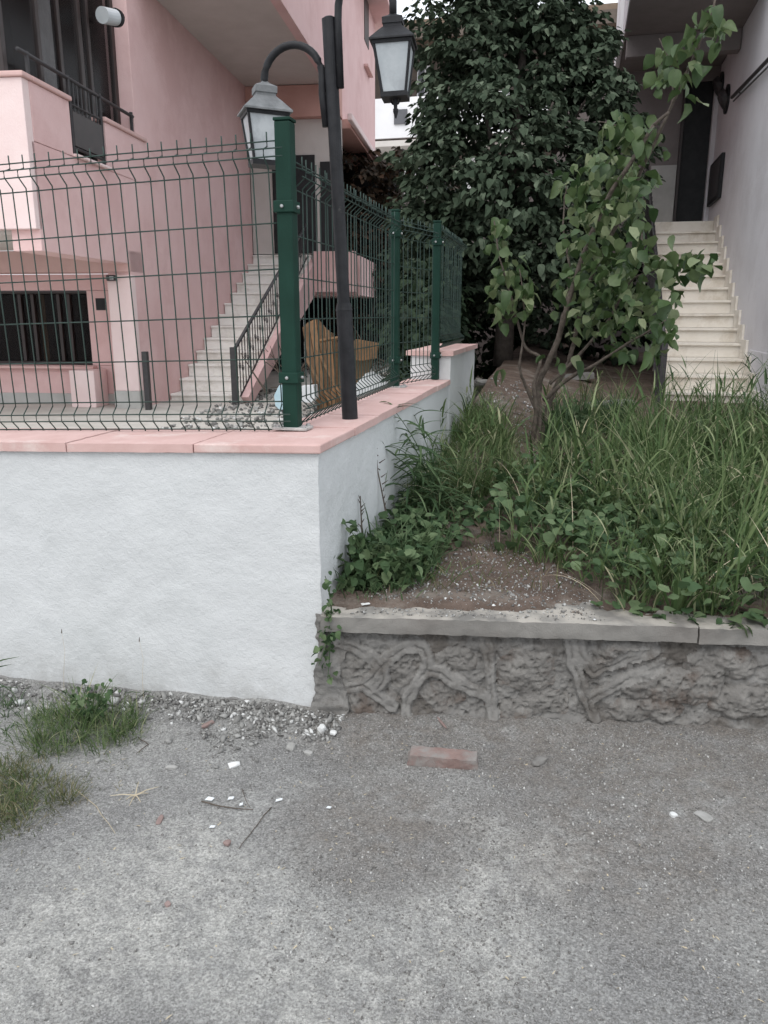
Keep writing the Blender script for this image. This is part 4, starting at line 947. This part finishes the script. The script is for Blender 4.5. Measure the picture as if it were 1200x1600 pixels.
# outlines of the beds as they lie on the soil
G1 = [(925,945),(1000,962),(1300,985),(1500,985),(1500,690),(1000,690),(880,715),(790,735),(730,790),(715,850),(790,870),(880,890)]
G2 = [(630,810),(700,800),(770,780),(800,740),(790,690),(750,655),(722,640),(700,680),(650,740)]
G3 = [(525,925),(600,925),(650,925),(690,880),(640,800),(600,820),(535,850)]
G4 = [(855,700),(985,700),(970,655),(860,655)]
def clumps(poly, nc, per, hf, wr, name, m, spread=.05, lean=(0,1.2), curve=(.2,2.0), seg=7, zf=soil_z, region=BED, tag_=True):
    """bunched grass: every clump has its own height, and its blades splay outward from its heart"""
    c = sample(poly, nc, zf, region); P = []; H = []; A = []
    for q in c:
        nn_ = noise.noise(Vector((q[0]*2.6, q[1]*1.7, 17)))
        if zf is soil_z and nn_ < -.22 and random.random() < .7: continue
        hh = hf(*proj(*q))*random.uniform(.55,1.25)*(1+.7*nn_); k = random.randint(per//2, per*3//2)
        for _ in range(k):
            a = random.uniform(0, 2*PI); r = abs(random.gauss(0, spread)); P.append((q[0]+r*math.cos(a), q[1]+r*math.sin(a), q[2])); A.append(a+random.gauss(0,.6)); H.append(hh*random.uniform(.35,1.1))
    P = np.array(P); H = np.array(H)
    P[:,1] = np.maximum(P[:,1], lw_y(P[:,0])+.10) if zf is soil_z else P[:,1]
    return tag(tufts(P, H, RNG.uniform(wr[0], wr[1], len(P))*(.6+H), name, M[m], lean=lean, seg=seg, az=np.array(A), curve=curve), kind='stuff')
hgt = lambda px, py: (.16+.42*max(0, min(1, (px-720)/380)))*(1.05 if py < 800 else .95 if py < 900 else .62)
clumps(G1, 210, 26, hgt, (.004,.013), 'tall_grass', 'grass')
clumps(G1, 120, 14, lambda px, py: hgt(px, py)*1.2, (.008,.020), 'broad_grass', 'grass', spread=.03, lean=(.1,1.0), curve=(.4,2.4), seg=9)
clumps(G1, 150, 30, lambda px, py: hgt(px, py)*.5, (.004,.012), 'low_grass', 'weed', spread=.08, lean=(.2,1.6))
clumps([(900,860),(1300,860),(1500,700),(1000,692),(900,740)], 60, 15, lambda px, py: .70, (.005,.012), 'arching_grass', 'grass', spread=.04, lean=(.0,.8), curve=(.2,2.2), seg=10)
def stalks(poly, n, hr, name, m='grass', lw_=(.008,.016), ll=(.10,.24), region=BED, zf=soil_z):
    """jointed stems carrying narrow side leaves"""
    b = sample(poly, n, zf, region); H = RNG.uniform(*hr, n); az = RNG.uniform(0, 2*PI, n); le = RNG.uniform(.05,.75,n); P = []; A = []
    for q, hh, a, l in zip(b, H, az, le):
        for k in range(random.randint(4,7)):
            t = random.uniform(.2, 1.0); P.append((q[0]+t*hh*math.sin(l*.5)*math.cos(a), q[1]+t*hh*math.sin(l*.5)*math.sin(a), q[2]+t*hh*math.cos(l*.5))); A.append(a+(k % 2)*PI+random.gauss(0,.8))
    st_ = np.array(P); o = tufts(st_, RNG.uniform(*ll, len(P)), RNG.uniform(*lw_, len(P)), name, M[m], lean=(.6,1.8), seg=6, az=np.array(A), curve=(.3,1.6)); tag(o, kind='stuff')
    vs = []; fs = []
    for q, hh, a, l in zip(b, H, az, le):
        d = Vector((math.sin(l*.5)*math.cos(a), math.sin(l*.5)*math.sin(a), math.cos(l*.5)))*hh; e = Vector((.0018,0,0)); f = Vector((0,.0018,0)); q = Vector(q); n0 = len(vs)
        vs += [(q+e)[:], (q-e*.5+f)[:], (q-e*.5-f)[:], (q+d+e*.4)[:], (q+d-e*.3+f*.4)[:], (q+d-e*.3-f*.4)[:]]; fs += [(n0,n0+1,n0+4,n0+3),(n0+1,n0+2,n0+5,n0+4),(n0+2,n0,n0+3,n0+5)]
    tag(np_mesh(name+'_stems', np.array(vs), np.array(fs), M[m]), kind='stuff')
stalks([(800,860),(1300,900),(1500,700),(1000,695),(860,730)], 230, (.25,.70), 'jointed_grass')
stalks([(1000,700),(1260,700),(1300,740),(1080,740)], 46, (.45,.85), 'jointed_reeds', 'weed')
stalks([(650,810),(760,790),(800,740),(750,660),(700,680)], 60, (.2,.45), 'jointed_grass')
stalks([(900,950),(1300,980),(1300,930),(900,900)], 60, (.10,.26), 'jointed_grass', ll=(.06,.14), lw_=(.005,.010))
clumps(G2, 120, 30, lambda px, py: .30, (.003,.010), 'wall_grass', 'grass', spread=.05, lean=(0,1.3))
clumps(G3, 46, 22, lambda px, py: .22, (.005,.012), 'corner_grass', 'weed', spread=.05, lean=(.1,1.5)); clumps(G4, 40, 28, lambda px, py: .42, (.006,.014), 'corner_grass', 'weed', spread=.06, lean=(0,1.0)); clumps([(985,700),(1250,700),(1250,665),(1000,660)], 34, 18, lambda px, py: .50, (.006,.016), 'stair_foot_grass', 'grass', spread=.06, lean=(0,1.1), region=(-.5,2.0,5,8.6))
clumps([(840,640),(1000,650),(1000,620),(850,620)], 26, 14, lambda px, py: .30, (.006,.014), 'stair_foot_grass', 'dry_grass', spread=.08, lean=(.2,1.5), region=(-.5,2.0,5,10))
# thin cover over the whole bed
p = sample([(560,930),(900,930),(1000,700),(830,640),(740,610),(700,640)], 2200, soil_z, BED)
tag(tufts(p, RNG.uniform(.02,.14,len(p)), RNG.uniform(.002,.006,len(p)), 'sparse_grass', M['dry_grass'], lean=(.3,1.4)), kind='stuff')
# straw coloured seed stalks over the grass
p = sample(G1, 130, soil_z, BED)
tag(tufts(p, RNG.uniform(.30,.62,len(p)), RNG.uniform(.0030,.006,len(p)), 'seed_stalks', M['straw'], lean=(.1,1.7), seg=9), kind='stuff')
# round bindweed leaves
def round_leaves(poly, n, size, name, zr=(.02,.2), m='weed'):
    p = sample(poly, n, soil_z, BED); p[:,2] += RNG.uniform(*zr, len(p))
    a = np.linspace(0, 2*PI, 9)[:-1]; tv = [(0,0,0)]+[(math.cos(t)*.5*(1 if i else .55), math.sin(t)*.5, .07*math.cos(2*t)) for i, t in enumerate(a)]
    tf = [(0, i+1, (i+1) % 8+1) for i in range(8)]
    V, Fq = scatter(tv, tf, p, rotmats(len(p), (-.1,.9), (-.5,.5), (0,2*PI)), RNG.uniform(size*.6, size*1.2, len(p)))
    return tag(np_mesh(name, V, Fq, M[m]), kind='stuff')
round_leaves([(840,870),(930,955),(1060,985),(1300,985),(1300,860),(1000,800),(860,800)], 620, .05, 'bindweed')
round_leaves([(760,780),(860,830),(1000,760),(900,730)], 160, .05, 'broadleaf_weeds')
# broad leaved weeds under the grass, some creeping over the coping
def understory(poly, n, size, name, m, zr, zf=soil_z, lift=0):
    p = sample(poly, n, zf, BED if zf is soil_z else (-.8, 3.0, 2.6, 3.3)); p[:,2] += RNG.uniform(*zr, len(p))
    lv, lf = leaf_template(.42, .12, .35); V, Fq = scatter(lv, lf, p, rotmats(len(p), (-.9,.7), (-.6,.6), (0,2*PI)), RNG.uniform(size*.5, size*1.25, len(p))); tag(np_mesh(name, V, Fq, M[m]), kind='stuff')
understory(G1, 1900, .06, 'understory_leaves', 'weed', (.01,.18)); understory([(740,860),(900,880),(930,790),(780,780)], 260, .06, 'understory_leaves', 'weed', (.03,.20)); understory([(880,900),(1130,900),(1100,790),(900,780)], 420, .055, 'understory_leaves', 'weed', (.05,.26)); understory(G3, 700, .05, 'understory_leaves', 'weed', (.01,.16)); understory(G4, 300, .07, 'understory_leaves', 'weed', (.0,.2))
understory([(640,800),(760,780),(720,860),(650,880)], 260, .05, 'understory_leaves', 'weed', (.0,.10))
understory([(985,958),(1010,950),(1060,966),(1110,952),(1230,966),(1230,984),(1180,972),(1150,990),(1120,970),(1060,976),(1030,968)], 46, .055, 'creeping_leaves', 'weed', (.004,.03), lambda x, y: .425)
# corner weed, a thing of its own
def vine(name, label, cat, root, tips, leaf_n, leaf_s, m, r=.003, hang=False):
    e = empty(name, root); tag(e, label, cat); L = Vector(root); st = MB(); pos = []
    for t in tips:
        t = Vector(t)-L; c = Vector((t.x*.35, t.y*.35, t.z*.65)); pts = [((1-s)**2)*Vector((0,0,0))+2*s*(1-s)*c+s*s*t for s in np.linspace(0,1,8)]
        st.tube(pts, [r*(1-.6*i/7) for i in range(8)], 5); pos += [pts[i]+Vector((random.gauss(0,.012),random.gauss(0,.012),random.gauss(0,.008))) for i in range(1,8) for _ in range(leaf_n)]
    st.build('stems', M['weed'], e); vv = leaf_variants(M[m], 6, w=.46)
    for q in pos[:300]:
        o = bpy.data.objects.new('leaf', random.choice(vv)); C.objects.link(o); o.parent = e
        orient(o, q, random.uniform(0,2*PI), random.uniform(-1.0,.2), random.uniform(-.6,.6), random.uniform(leaf_s*.6, leaf_s*1.2))
    return e
def P3(px, py, ax, c): return on(px, py, ax, c)
rt = P3(555, 915, 2, .42)
vine('corner_weed', 'leafy green weed filling the corner between white wall and coping', 'weed', (-.74,2.98,.42),
     [P3(*a) for a in ((535,815,1,2.95),(555,820,1,3.0),(575,850,1,3.05),(520,870,1,2.85),(600,840,1,3.1),(530,910,1,2.8),(560,880,1,2.9),(590,890,1,3.0),(625,880,1,3.05),(545,850,1,3.0),(610,865,1,2.95),(640,905,1,2.95))], 3, .040, 'weed')
vine('creeping_plant', 'small creeper trailing down the corner over the low wall', 'plant', (-.84,2.66,.43),
     [P3(*a) for a in ((512,960,1,2.61),(505,990,1,2.60),(498,1040,1,2.615),(505,1020,1,2.61),(520,1000,1,2.60),(508,900,1,2.62),(512,1060,1,2.6))], 2, .026, 'weed')
# cane-like weed by the side wall
cane = empty('tall_reed_weed', (-.62,3.95,soil_z(-.62,3.95))); tag(cane, 'tall reed-like weed with narrow drooping leaves against the white side wall', 'weed')
L0 = Vector(cane.location); vv = []
for i in range(4):
    me = None
    b = MB(); n = 8; vs = []; dr = random.uniform(.5,1.3)
    for k in range(n+1):
        t = k/n; wd = .045*math.sin(PI*min(1,t*.85+.15))*(1-t*.3); vs += [(-wd,t,-dr*t*t+.02),(0,t,-dr*t*t),(wd,t,-dr*t*t+.02)]
    b.add(vs, [(k*3+j, k*3+j+1, k*3+4+j, k*3+3+j) for k in range(n) for j in (0,1)]); me = b.mesh('leaf'); me.materials.append(M['weed']); vv.append(me)
for (px, py, y) in ((615,640,3.9),(640,690,4.0),(600,700,3.7),(655,720,4.1),(628,760,3.8),(625,665,4.2),(648,650,4.4),(670,680,4.5),(610,720,3.9)):
    t = on(px, py, 1, y)-L0; c = Vector((t.x*.3,t.y*.3,t.z*.6)); b0 = Vector((random.uniform(-.05,.05),random.uniform(-.1,.1),-.02))
    pts = [((1-s)**2)*b0+2*s*(1-s)*c+s*s*t for s in np.linspace(0,1,9)]; MB().tube(pts, [.004-.0003*i for i in range(9)], 5).build('stem', M['weed'], cane)
    for i in range(2, 9):
        for _ in range(3):
            o = bpy.data.objects.new('leaf', random.choice(vv)); C.objects.link(o); o.parent = cane; orient(o, pts[i], random.uniform(0,2*PI), random.uniform(.1,.9), random.uniform(-.5,.5), random.uniform(.11,.22))
# bare dark stalks against the side wall
for (a, bq, lab) in ((((603,800),(590,735),(588,690)), 3.55, 'thin dark bare stalk standing against the white side wall'), (((566,835),(564,800),(563,775)), 3.2, 'short dark seed stalk above the corner weed')):
    pts = [on(px, py, 1, bq) for px, py in a]; e = empty('weed_stalk', pts[0]); tag(e, lab, 'stalk')
    pts = [q-pts[0] for q in pts]; MB().tube([pts[0]-Vector((0,0,.10))]+pts, [.004,.004,.003,.002], 5).build('stem', M['twig'], e)
    for i in range(9):
        t = i/9*.9+.1; q = pts[0].lerp(pts[-1], t); MB().tube([q, q+Vector((random.uniform(-.03,.03),0,.02))], [.003,.001], 4).build('seed_head', M['twig'], e)
# ------------------------------------------------------------------ weeds on the street side
def gz(x, y): return ground_z(x, y)
SB = (-3.2, -.8, 1.2, 2.66)
K = dict(zf=gz, region=SB)
clumps([(30,1135),(70,1105),(190,1100),(225,1120),(215,1160),(160,1180),(60,1185),(10,1165)], 60, 24, lambda px, py: .12, (.0025,.006), 'verge_grass', 'grass', spread=.028, lean=(.2,1.6), **K)
clumps([(90,1120),(220,1115),(215,1150),(120,1160)], 18, 14, lambda px, py: .17, (.003,.007), 'verge_grass', 'grass', spread=.02, lean=(.3,1.5), **K)
clumps([(-60,1185),(50,1185),(110,1215),(120,1245),(60,1290),(10,1320),(-60,1350)], 120, 26, lambda px, py: .075, (.0022,.005), 'worn_grass', 'dry_grass', spread=.035, lean=(.4,1.7), **K)
clumps([(-60,1200),(40,1200),(80,1240),(20,1290),(-60,1310)], 50, 22, lambda px, py: .07, (.002,.005), 'worn_grass', 'grass', spread=.035, lean=(.4,1.7), **K)
clumps([(0,1120),(300,1120),(200,1230),(130,1270),(60,1330),(0,1360)], 60, 5, lambda px, py: .035, (.002,.005), 'stray_blades', 'dry_grass', spread=.04, lean=(.8,1.9), **K)
clumps([(-60,1090),(20,1085),(50,1130),(0,1160),(-60,1160)], 22, 14, lambda px, py: .14, (.004,.009), 'edge_weeds', 'weed', spread=.02, lean=(.2,1.4), **K)
def plantlet(name, label, root, tips, leaf_s, m, per=3):
    e = vine(name, label, 'weed', root, tips, per, leaf_s, m, r=.0025); return e
r_ = on(145,1130,2,0)
plantlet('street_weed', 'upright leafy weed growing at the foot of the white wall', r_, [on(*a, 1, r_.y+.03) for a in ((130,1062),(148,1072),(168,1066),(185,1075),(115,1085),(160,1090),(100,1078))], .022, 'weed', 2)
# thin dry stalks in front of the white wall
for (a, lab) in ((((222,1118),(220,1060),(222,998)), 'thin dry stalk leaning before the white wall'), (((98,1110),(96,1050),(98,985)), 'hair-thin stalk with a dark seed head before the white wall')):
    y = 2.58; pts = [on(px+random.uniform(-4,4), py, 1, y) for px, py in a]; e = empty('dry_stalk', pts[0]); tag(e, lab, 'stalk'); pts = [q-pts[0] for q in pts]
    MB().tube([pts[0], pts[0].lerp(pts[1],.5)+Vector((.006,0,0)), pts[1], pts[1].lerp(pts[2],.5)+Vector((.008,0,0)), pts[2]+Vector((-.006,0,0))], [.0010,.0009,.0008,.0006,.0004], 4).build('stem', M['straw'], e)
    q = pts[-1]; MB().tube([q-Vector((.006,0,.012)), q+Vector((-.004,0,.006))], [.0025,.001], 6).build('seed_head', M['twig'], e)
    if 'leaning' in lab:
        for dx, dz, z in ((-.07,.0,.10),(.05,.03,.08),(.06,.05,.04)): MB().tube([Vector((0,0,z)), Vector((dx*.5,0,z+dz)), Vector((dx,0,z+dz*1.2-.01))], [.0012,.002,.0008], 4).build('blade', M['weed'], e)
# leaf blades entering from the left edge
e = empty('verge_weed', on(-20,1095,2,0)); tag(e, 'weed with long narrow blades entering at the left edge', 'weed')
for (a, bq) in (((-20,1040),(30,1026)), ((-20,1050),(18,1038)), ((-15,1075),(28,1075)), ((-10,1065),(25,1085))):
    p0 = on(-25,1095,1,2.5)-e.location; p1 = on(*a,1,2.5)-e.location; p2 = on(*bq,1,2.5)-e.location
    MB().tube([p0, p1, (p1+p2)/2+Vector((0,0,.006)), p2], [.002,.003,.0028,.0005], 4).build('blade', M['weed'], e)

# ------------------------------------------------------------------ loose gravel, chips, rubble
ico = [(.15,.1,.8),(1.15,.1,.3),(.1,.75,.0),(-.9,.6,.35),(-.6,-.7,.0),(.5,-.8,.45),(0,0,-.8)]
icf = [(0,1,2),(0,2,3),(0,3,4),(0,4,5),(0,5,1),(6,2,1),(6,3,2),(6,4,3),(6,5,4),(6,1,5)]
def grains(n, xr, yr, s0, s1, name, m, keep=None, zf=ground_z, power=3):
    P = []
    while len(P) < n:
        x = random.uniform(*xr); y = random.uniform(*yr)
        if keep and not keep(x, y): continue
        P.append((x, y, zf(x, y)))
    P = np.array(P); s = s0+(s1-s0)*RNG.random(n)**power; P[:,2] += s*.25
    sc = np.stack([s*RNG.uniform(.6,1.3,n), s*RNG.uniform(.6,1.3,n), s*RNG.uniform(.4,.8,n)], 1)
    V, Fq = scatter(ico, icf, P, rotmats(n, (-1.2,1.2), (-1.2,1.2), (0,2*PI)), sc)
    return tag(np_mesh(name, V, Fq, M[m]), kind='stuff')
def den(x, y):
    px, py = proj(x, y, 0)
    k = max(0, min(1, (px-330)/260))*(1 if py < 1450 else .6)
    pale = max(0, 1-math.hypot((px-800)/170, (py-1370)/70)); pale2 = max(0, 1-math.hypot((px-560)/200, (py-1560)/70))
    return random.random() < (.10+.75*k)*(1-.8*pale)*(1-.7*pale2)*(.45+1.4*max(0, noise.noise(Vector((x*3.1, y*3.1, 11)))+.3))
def before(x, y): return y < (2.63 if x < -.85 else lw_y(x)-.02)
grains(70000, (-1.9,1.7), (1.15,2.9), .0010, .0046, 'fine_gravel', 'chip', lambda x, y: before(x, y) and den(x, y))
grains(1500, (-1.9,1.7), (1.15,2.9), .003, .008, 'gravel', 'chip', lambda x, y: before(x, y) and den(x, y))
def near_white(x, y):
    e = 2.63-y; return e > 0 and random.random() < math.exp(-(e/(.10+.12*max(0, .3+noise.noise(Vector((x*3, 7, 0))))))**2)*(.35+.65*(x > -2.0))*(.35+1.3*max(0, .35+noise.noise(Vector((x*9, y*9, 2))))) and x < -.80+.02
grains(3600, (-2.6,-.78), (2.15,2.63), .003, .015, 'rubble', 'rubble', near_white, power=4)
grains(120, (-2.3,-.80), (2.35,2.62), .010, .024, 'rubble', 'rubble', near_white, power=1.5)
grains(3000, (-.86,.6), (2.66,4.4), .0015, .008, 'soil_pebbles', 'rubble', lambda x, y: y > lw_y(x)+.0 and inpoly(*proj(x, y, .42), [(530,968),(960,985),(900,900),(760,850),(620,900)]), zf=lambda x, y: max(soil_z(x, y) if y > lw_y(x)+.10 else 0, .420 if y < lw_y(x)+.2 else 0))
grains(900, (-.86,.9), (4.2,8.5), .004, .018, 'soil_pebbles', 'rubble', lambda x, y: inpoly(*proj(x, y, .55), [(690,720),(850,720),(830,640),(850,600),(740,600)]), zf=soil_z)
# dry leaf litter flecks on street and soil
p = sample([(0,1120),(1200,1150),(1200,1600),(0,1600)], 260, gz, (-2.0,1.8,1.2,2.85)); p[:,2] += .010
V, Fq = scatter(LEAF_V, LEAF_F, p, rotmats(len(p), (-.3,.3), (-.3,.3), (0,2*PI)), np.stack([RNG.uniform(.003,.006,len(p)), RNG.uniform(.006,.02,len(p)), RNG.uniform(.004,.01,len(p))], 1))
tag(np_mesh('plant_litter', V, Fq, M['straw']), kind='stuff')
# named loose pieces
def piece(name, label, cat, px, py, r, m, seed, z=0, group=None):
    p = on(px, py, 2, z); p.z = (ground_z(p.x, p.y) if z == 0 else z)+r[2]*.5
    o = link(name, stone_mesh(name, r, M[m], seed)); o.location = p; o.rotation_euler = (0,0,seed*1.3); tag(o, label, cat, group); return o
piece('white_stone', 'white plaster lump against the rough wall corner, larger and upright', 'stone', 503, 1146, (.020,.017,.022), 'white_stone', 1)
piece('white_stone', 'round white plaster lump just right of the upright one', 'stone', 521, 1150, (.016,.015,.012), 'white_stone', 2)
piece('white_stone', 'flat bright white oval stone on the open street', 'stone', 366, 1196, (.024,.015,.009), 'white_stone', 3)
piece('white_stone', 'small square whitish stone left of the rubble strip', 'stone', 263, 1157, (.019,.014,.012), 'rubble', 4)
piece('grey_stone', 'long dull grey stone below the white square one', 'stone', 268, 1200, (.026,.012,.008), 'grey_stone', 5)
piece('grey_stone', 'angular grey stone at the edge of the rubble strip', 'stone', 455, 1170, (.026,.018,.013), 'grey_stone', 6)
piece('grey_stone', 'grey stone lying right beside the angular one in the rubble', 'stone', 482, 1178, (.020,.014,.009), 'grey_stone', 7)
piece('grey_stone', 'brown-grey stone sunk in the ground right of the brick', 'stone', 842, 1192, (.038,.020,.013), 'mortar', 8)
piece('grey_stone', 'pale flat stone towards the right of the street', 'stone', 1100, 1278, (.032,.022,.006), 'grey_stone', 9)
piece('white_stone', 'small white chip on the gravel at the right of the street', 'stone', 1052, 1276, (.013,.013,.008), 'white_stone', 10)
piece('red_stone', 'broken terracotta shard lying on the street', 'shard', 250, 1282, (.028,.010,.005), 'red_stone', 11)
piece('red_stone', 'small brown brick crumb near the twigs', 'shard', 355, 1322, (.013,.012,.009), 'red_stone', 12)
piece('red_stone', 'dark red brick fragment lying in the rubble strip', 'shard', 325, 1135, (.036,.011,.009), 'red_stone', 13)
piece('red_stone', 'tiny reddish shard out on the lower left street', 'shard', 262, 1415, (.011,.009,.005), 'red_stone', 14)
piece('white_stone', 'white oval stone on the coping near the corner weed', 'stone', 571, 944, (.022,.014,.004), 'white_stone', 15, z=.427)
piece('grey_stone', 'light leaf-shaped stone on the soil above the coping', 'stone', 800, 932, (.022,.012,.008), 'rubble', 16, z=.43)
piece('grey_stone', 'flat stone lying on the soil behind the pier', 'stone', 757, 598, (.13,.08,.03), 'grey_stone', 17, z=.72)
piece('white_stone', 'little white stone at the verge grass left of the rubble', 'stone', 152, 1186, (.012,.010,.009), 'rubble', 18)
piece('grey_stone', 'dark small stone at the right end of the street', 'stone', 1125, 1245, (.012,.010,.009), 'mortar', 19)
# fallen brick
bp0 = on(690, 1196, 2, .01)
b = rough_box('loose_brick', -.122, .122, -.030, .030, 0, .040, M['brick'], res=.008, amp=.0032, sc=34, fn=lambda c: Vector((c.x*(1-.08*max(0, c.z/.045)), c.y, c.z)))
b.location = (bp0.x, bp0.y+.03, ground_z(bp0.x, bp0.y)+.001); b.rotation_euler = (R(3), R(1.5), YAW-R(7)); tag(b, 'single reddish brick lying on the ground in front of the low wall', 'brick')
# rusty slit of buried sheet behind it
piece('buried_shard', 'dark buried shard poking out behind the loose brick', 'shard', 690, 1138, (.05,.006,.006), 'red_stone', 21)
# twigs and straw
def twig(name, label, cat, pts, r, m):
    P = [on(px, py, 2, 0) for px, py in pts]
    for q in P: q.z = ground_z(q.x, q.y)+r*1.2+.001
    e = P[0]; Q = [P[0].lerp(P[0],0)-e]
    for a, c in zip(P, P[1:]):
        for t in (.33,.66,1): Q.append(a.lerp(c, t)-e+Vector((random.uniform(-.002,.002),random.uniform(-.002,.002),random.uniform(0,.002))))
    o = MB().tube(Q, [r*(1-.5*i/len(Q)) for i in range(len(Q))], 6).build(name, M[m], smooth=True); o.location = e; tag(o, label, cat)
twig('twig', 'dark curved twig beside white paper scraps', 'twig', [(315,1253),(340,1262),(370,1266),(396,1268)], .0022, 'twig')
twig('twig', 'thin forked twig slanting down from the paper scraps', 'twig', [(424,1264),(408,1283),(390,1306),(374,1330)], .0018, 'twig')
twig('twig', 'short thin twig above the curved dark one', 'twig', [(378,1234),(384,1250),(391,1264)], .0013, 'twig')
twig('twig', 'dark broken twig beside the verge grass', 'twig', [(216,1150),(232,1162),(213,1176)], .0020, 'twig')
twig('straw', 'long pale straw lying across the left street', 'straw', [(118,1230),(150,1258),(180,1303)], .0014, 'straw')
st = empty('straw_tuft', on(212,1245,2,0)); tag(st, 'pale dried grass tuft with spreading roots on the street', 'straw')
for (dx, dy) in ((-40,0),(-10,16),(5,-22),(36,-14),(8,10),(-15,6),(20,-4)):
    q = on(212+dx, 1245+dy, 2, 0)-st.location; q.z = .004; MB().tube([(0,0,.006), (q.x*.5,q.y*.5,.009), q], [.002,.0015,.0008], 5).build('blade', M['straw'], st)
for i, (px, py, sx2, sy2, lab) in enumerate(((328,1250,.014,.008,'white paper scrap left above the curved twig'),(361,1250,.010,.006,'white paper scrap between twig and short twig'),(377,1260,.006,.005,'tiny white paper scrap at the short twig foot'),(436,1254,.012,.004,'narrow white scrap right of the twigs'),(332,1296,.009,.004,'white scrap tilted below the curved twig'),(514,1265,.008,.004,'small pale scrap out on the gravel'))):
    q = on(px, py, 2, 0); o = MB().prism([(-sx2,-sy2,0),(sx2*.8,-sy2,.002),(sx2,sy2*.7,.004),(-sx2*.7,sy2,.002)], (0,0,.002)).build('paper_scrap', M['white_sheet']); o.location = (q.x, q.y, ground_z(q.x, q.y)+.003)
    o.rotation_euler = (0,0,random.uniform(-.4,.6)); tag(o, lab, 'scrap')

# ------------------------------------------------------------------ clutter in the yard behind the fence
def hpoly(name, label, cat, pts, y, off, m, bars=None):
    """an upright or leaning board: its outline lies in one real plane of the yard (house axes), with thickness"""
    T = Matrix.Translation((HO[0],HO[1],0)) @ Matrix.Rotation(HR,4,'Z'); P = [on(px, py, 1, yy, True) for (px, py), yy in zip(pts, y if isinstance(y, (list,tuple)) else [y]*len(pts))]
    P = [T @ q for q in P]; c = sum(P, Vector())/len(P); c.z = min(q.z for q in P)
    e = empty(name, c); tag(e, label, cat)
    MB().prism([q-c for q in P], off).build('board', M[m], e, bevel=.004)
    for a, bb in bars or ():
        A_ = T @ on(*a, 1, bb[2], True)-c; B_ = T @ on(bb[0], bb[1], 1, bb[2], True)-c
        MB().tube([A_+Vector((0,-.05,0)), B_+Vector((0,-.05,0))], .022, 4).build('batten', M['wood'], e)
    return e
def leaning_panel():
    T = Matrix.Translation((HO[0],HO[1],0)) @ Matrix.Rotation(HR,4,'Z'); tops = [(472,512),(482,503),(494,498),(506,511),(518,520),(530,541),(541,548)]
    e = empty('plank_pallet', T @ on(508, 648, 1, -1.0, True)); e.location.z = .335; tag(e, 'orange-brown plank panel with battens leaning in the yard behind the fence', 'pallet')
    c = Vector(e.location)
    for k in range(6):
        b0 = 497+7.6*k; q = [(tops[k][0]+.5,tops[k][1]),(tops[k+1][0]-.5,tops[k+1][1]),(b0+7.2,646-k),(b0,645-k)]
        P = [T @ on(px, py, 1, yy, True)-c for (px, py), yy in zip(q, (-.75,-.75,-1.15,-1.15))]; MB().prism(P, (0,.03+.02*(k % 3),0)).build('plank', M['wood' if k % 2 else 'wood_dark'], e)
    for a, bb in (((478,560),(522,640)),((492,540),(538,632)),((500,533),(541,526))):
        A_ = T @ on(*a, 1, -1.05, True)-c; B_ = T @ on(*bb, 1, -1.22, True)-c; MB().tube([A_, B_], .022, 4).build('batten', M['wood'], e)
leaning_panel()
hpoly('wooden_board', 'broken greyish board standing behind the foot of the lamp post', 'board', [(541,563),(584,560),(576,584),(566,632),(541,632)], -.7, (0,.05,0), 'wood_grey')
hpoly('wooden_board', 'short orange-brown board lying across the greyish one', 'board', [(541,541),(556,530),(592,536),(589,560),(566,564),(541,562)], [-.85]*6, (0,.04,0), 'wood')
hpoly('wooden_board', 'tilted tan board leaning against the white pier', 'board', [(640,600),(662,560),(667,585),(664,600),(650,612),(636,616)], -.5, (0,.04,0), 'wood_grey')
hpoly('white_sheet', 'bright white folded sheet lying behind the lamp post', 'sheet', [(553,628),(556,600),(572,583),(614,604),(600,618),(575,622)], -1.6, (0,.3,0), 'white_sheet')
hpoly('blue_sack', 'pale blue sack standing behind the green corner post', 'sack', [(430,634),(428,618),(436,602),(452,600),(456,640),(436,640)], -1.4, (0,.2,0), 'blue_plastic')
hpoly('white_block', 'small pale block standing right of the green corner post', 'block', [(470,628),(470,603),(490,602),(492,622),(486,630)], -1.4, (0,.15,0), 'white_sheet')
hp = MB(); T_ = Matrix.Translation((HO[0],HO[1],0)) @ Matrix.Rotation(HR,4,'Z')
for _ in range(60):
    a = T_ @ Vector((random.uniform(1.5,3.4), random.uniform(-.6,2.2), random.uniform(.35,.7))); d = Vector((random.gauss(0,.45), random.gauss(0,.3), random.uniform(-.1,.75))); hp.tube([a, a+d*.5+Vector((random.gauss(0,.06),0,random.gauss(0,.05))), a+d], [.014,.011,.004], 5)
tag(hp.build('cut_branches', M['twig']), kind='stuff')
def hz(x, y): return .335
P = np.array([[*( (Matrix.Translation((HO[0],HO[1],0)) @ Matrix.Rotation(HR,4,'Z') @ Vector((random.uniform(.9,3.4), random.uniform(-3,1.5), 0)))[:2]), .34] for _ in range(900)])
V, Fq = scatter(ico, icf, P, rotmats(900, (-.5,.5), (-.5,.5), (0,6.28)), RNG.uniform(.010,.040,900)); tag(np_mesh('yard_rubble', V, Fq, M['rubble']), kind='stuff')
# concrete slab pieces at the foot of the right stair
for (px, py, sz, lab) in ((945,640,(.55,.28,.05),'weathered concrete slab lying at the foot of the right stair'), (900,612,(.4,.2,.06),'tilted concrete slab behind the fruit tree stems')):
    q = on(px, py, 2, .58); o = rough_box('concrete_slab', -sz[0]/2, sz[0]/2, -sz[1]/2, sz[1]/2, 0, sz[2], M['mortar'], res=.03, amp=.014, sc=12); o.location = (q.x, q.y, soil_z(q.x, q.y)+.0); o.rotation_euler = (R(3), R(-6), R(5)); tag(o, lab, 'slab')
print('objects', len(bpy.data.objects), 'tris', sum(len(m.polygons) for m in bpy.data.meshes))
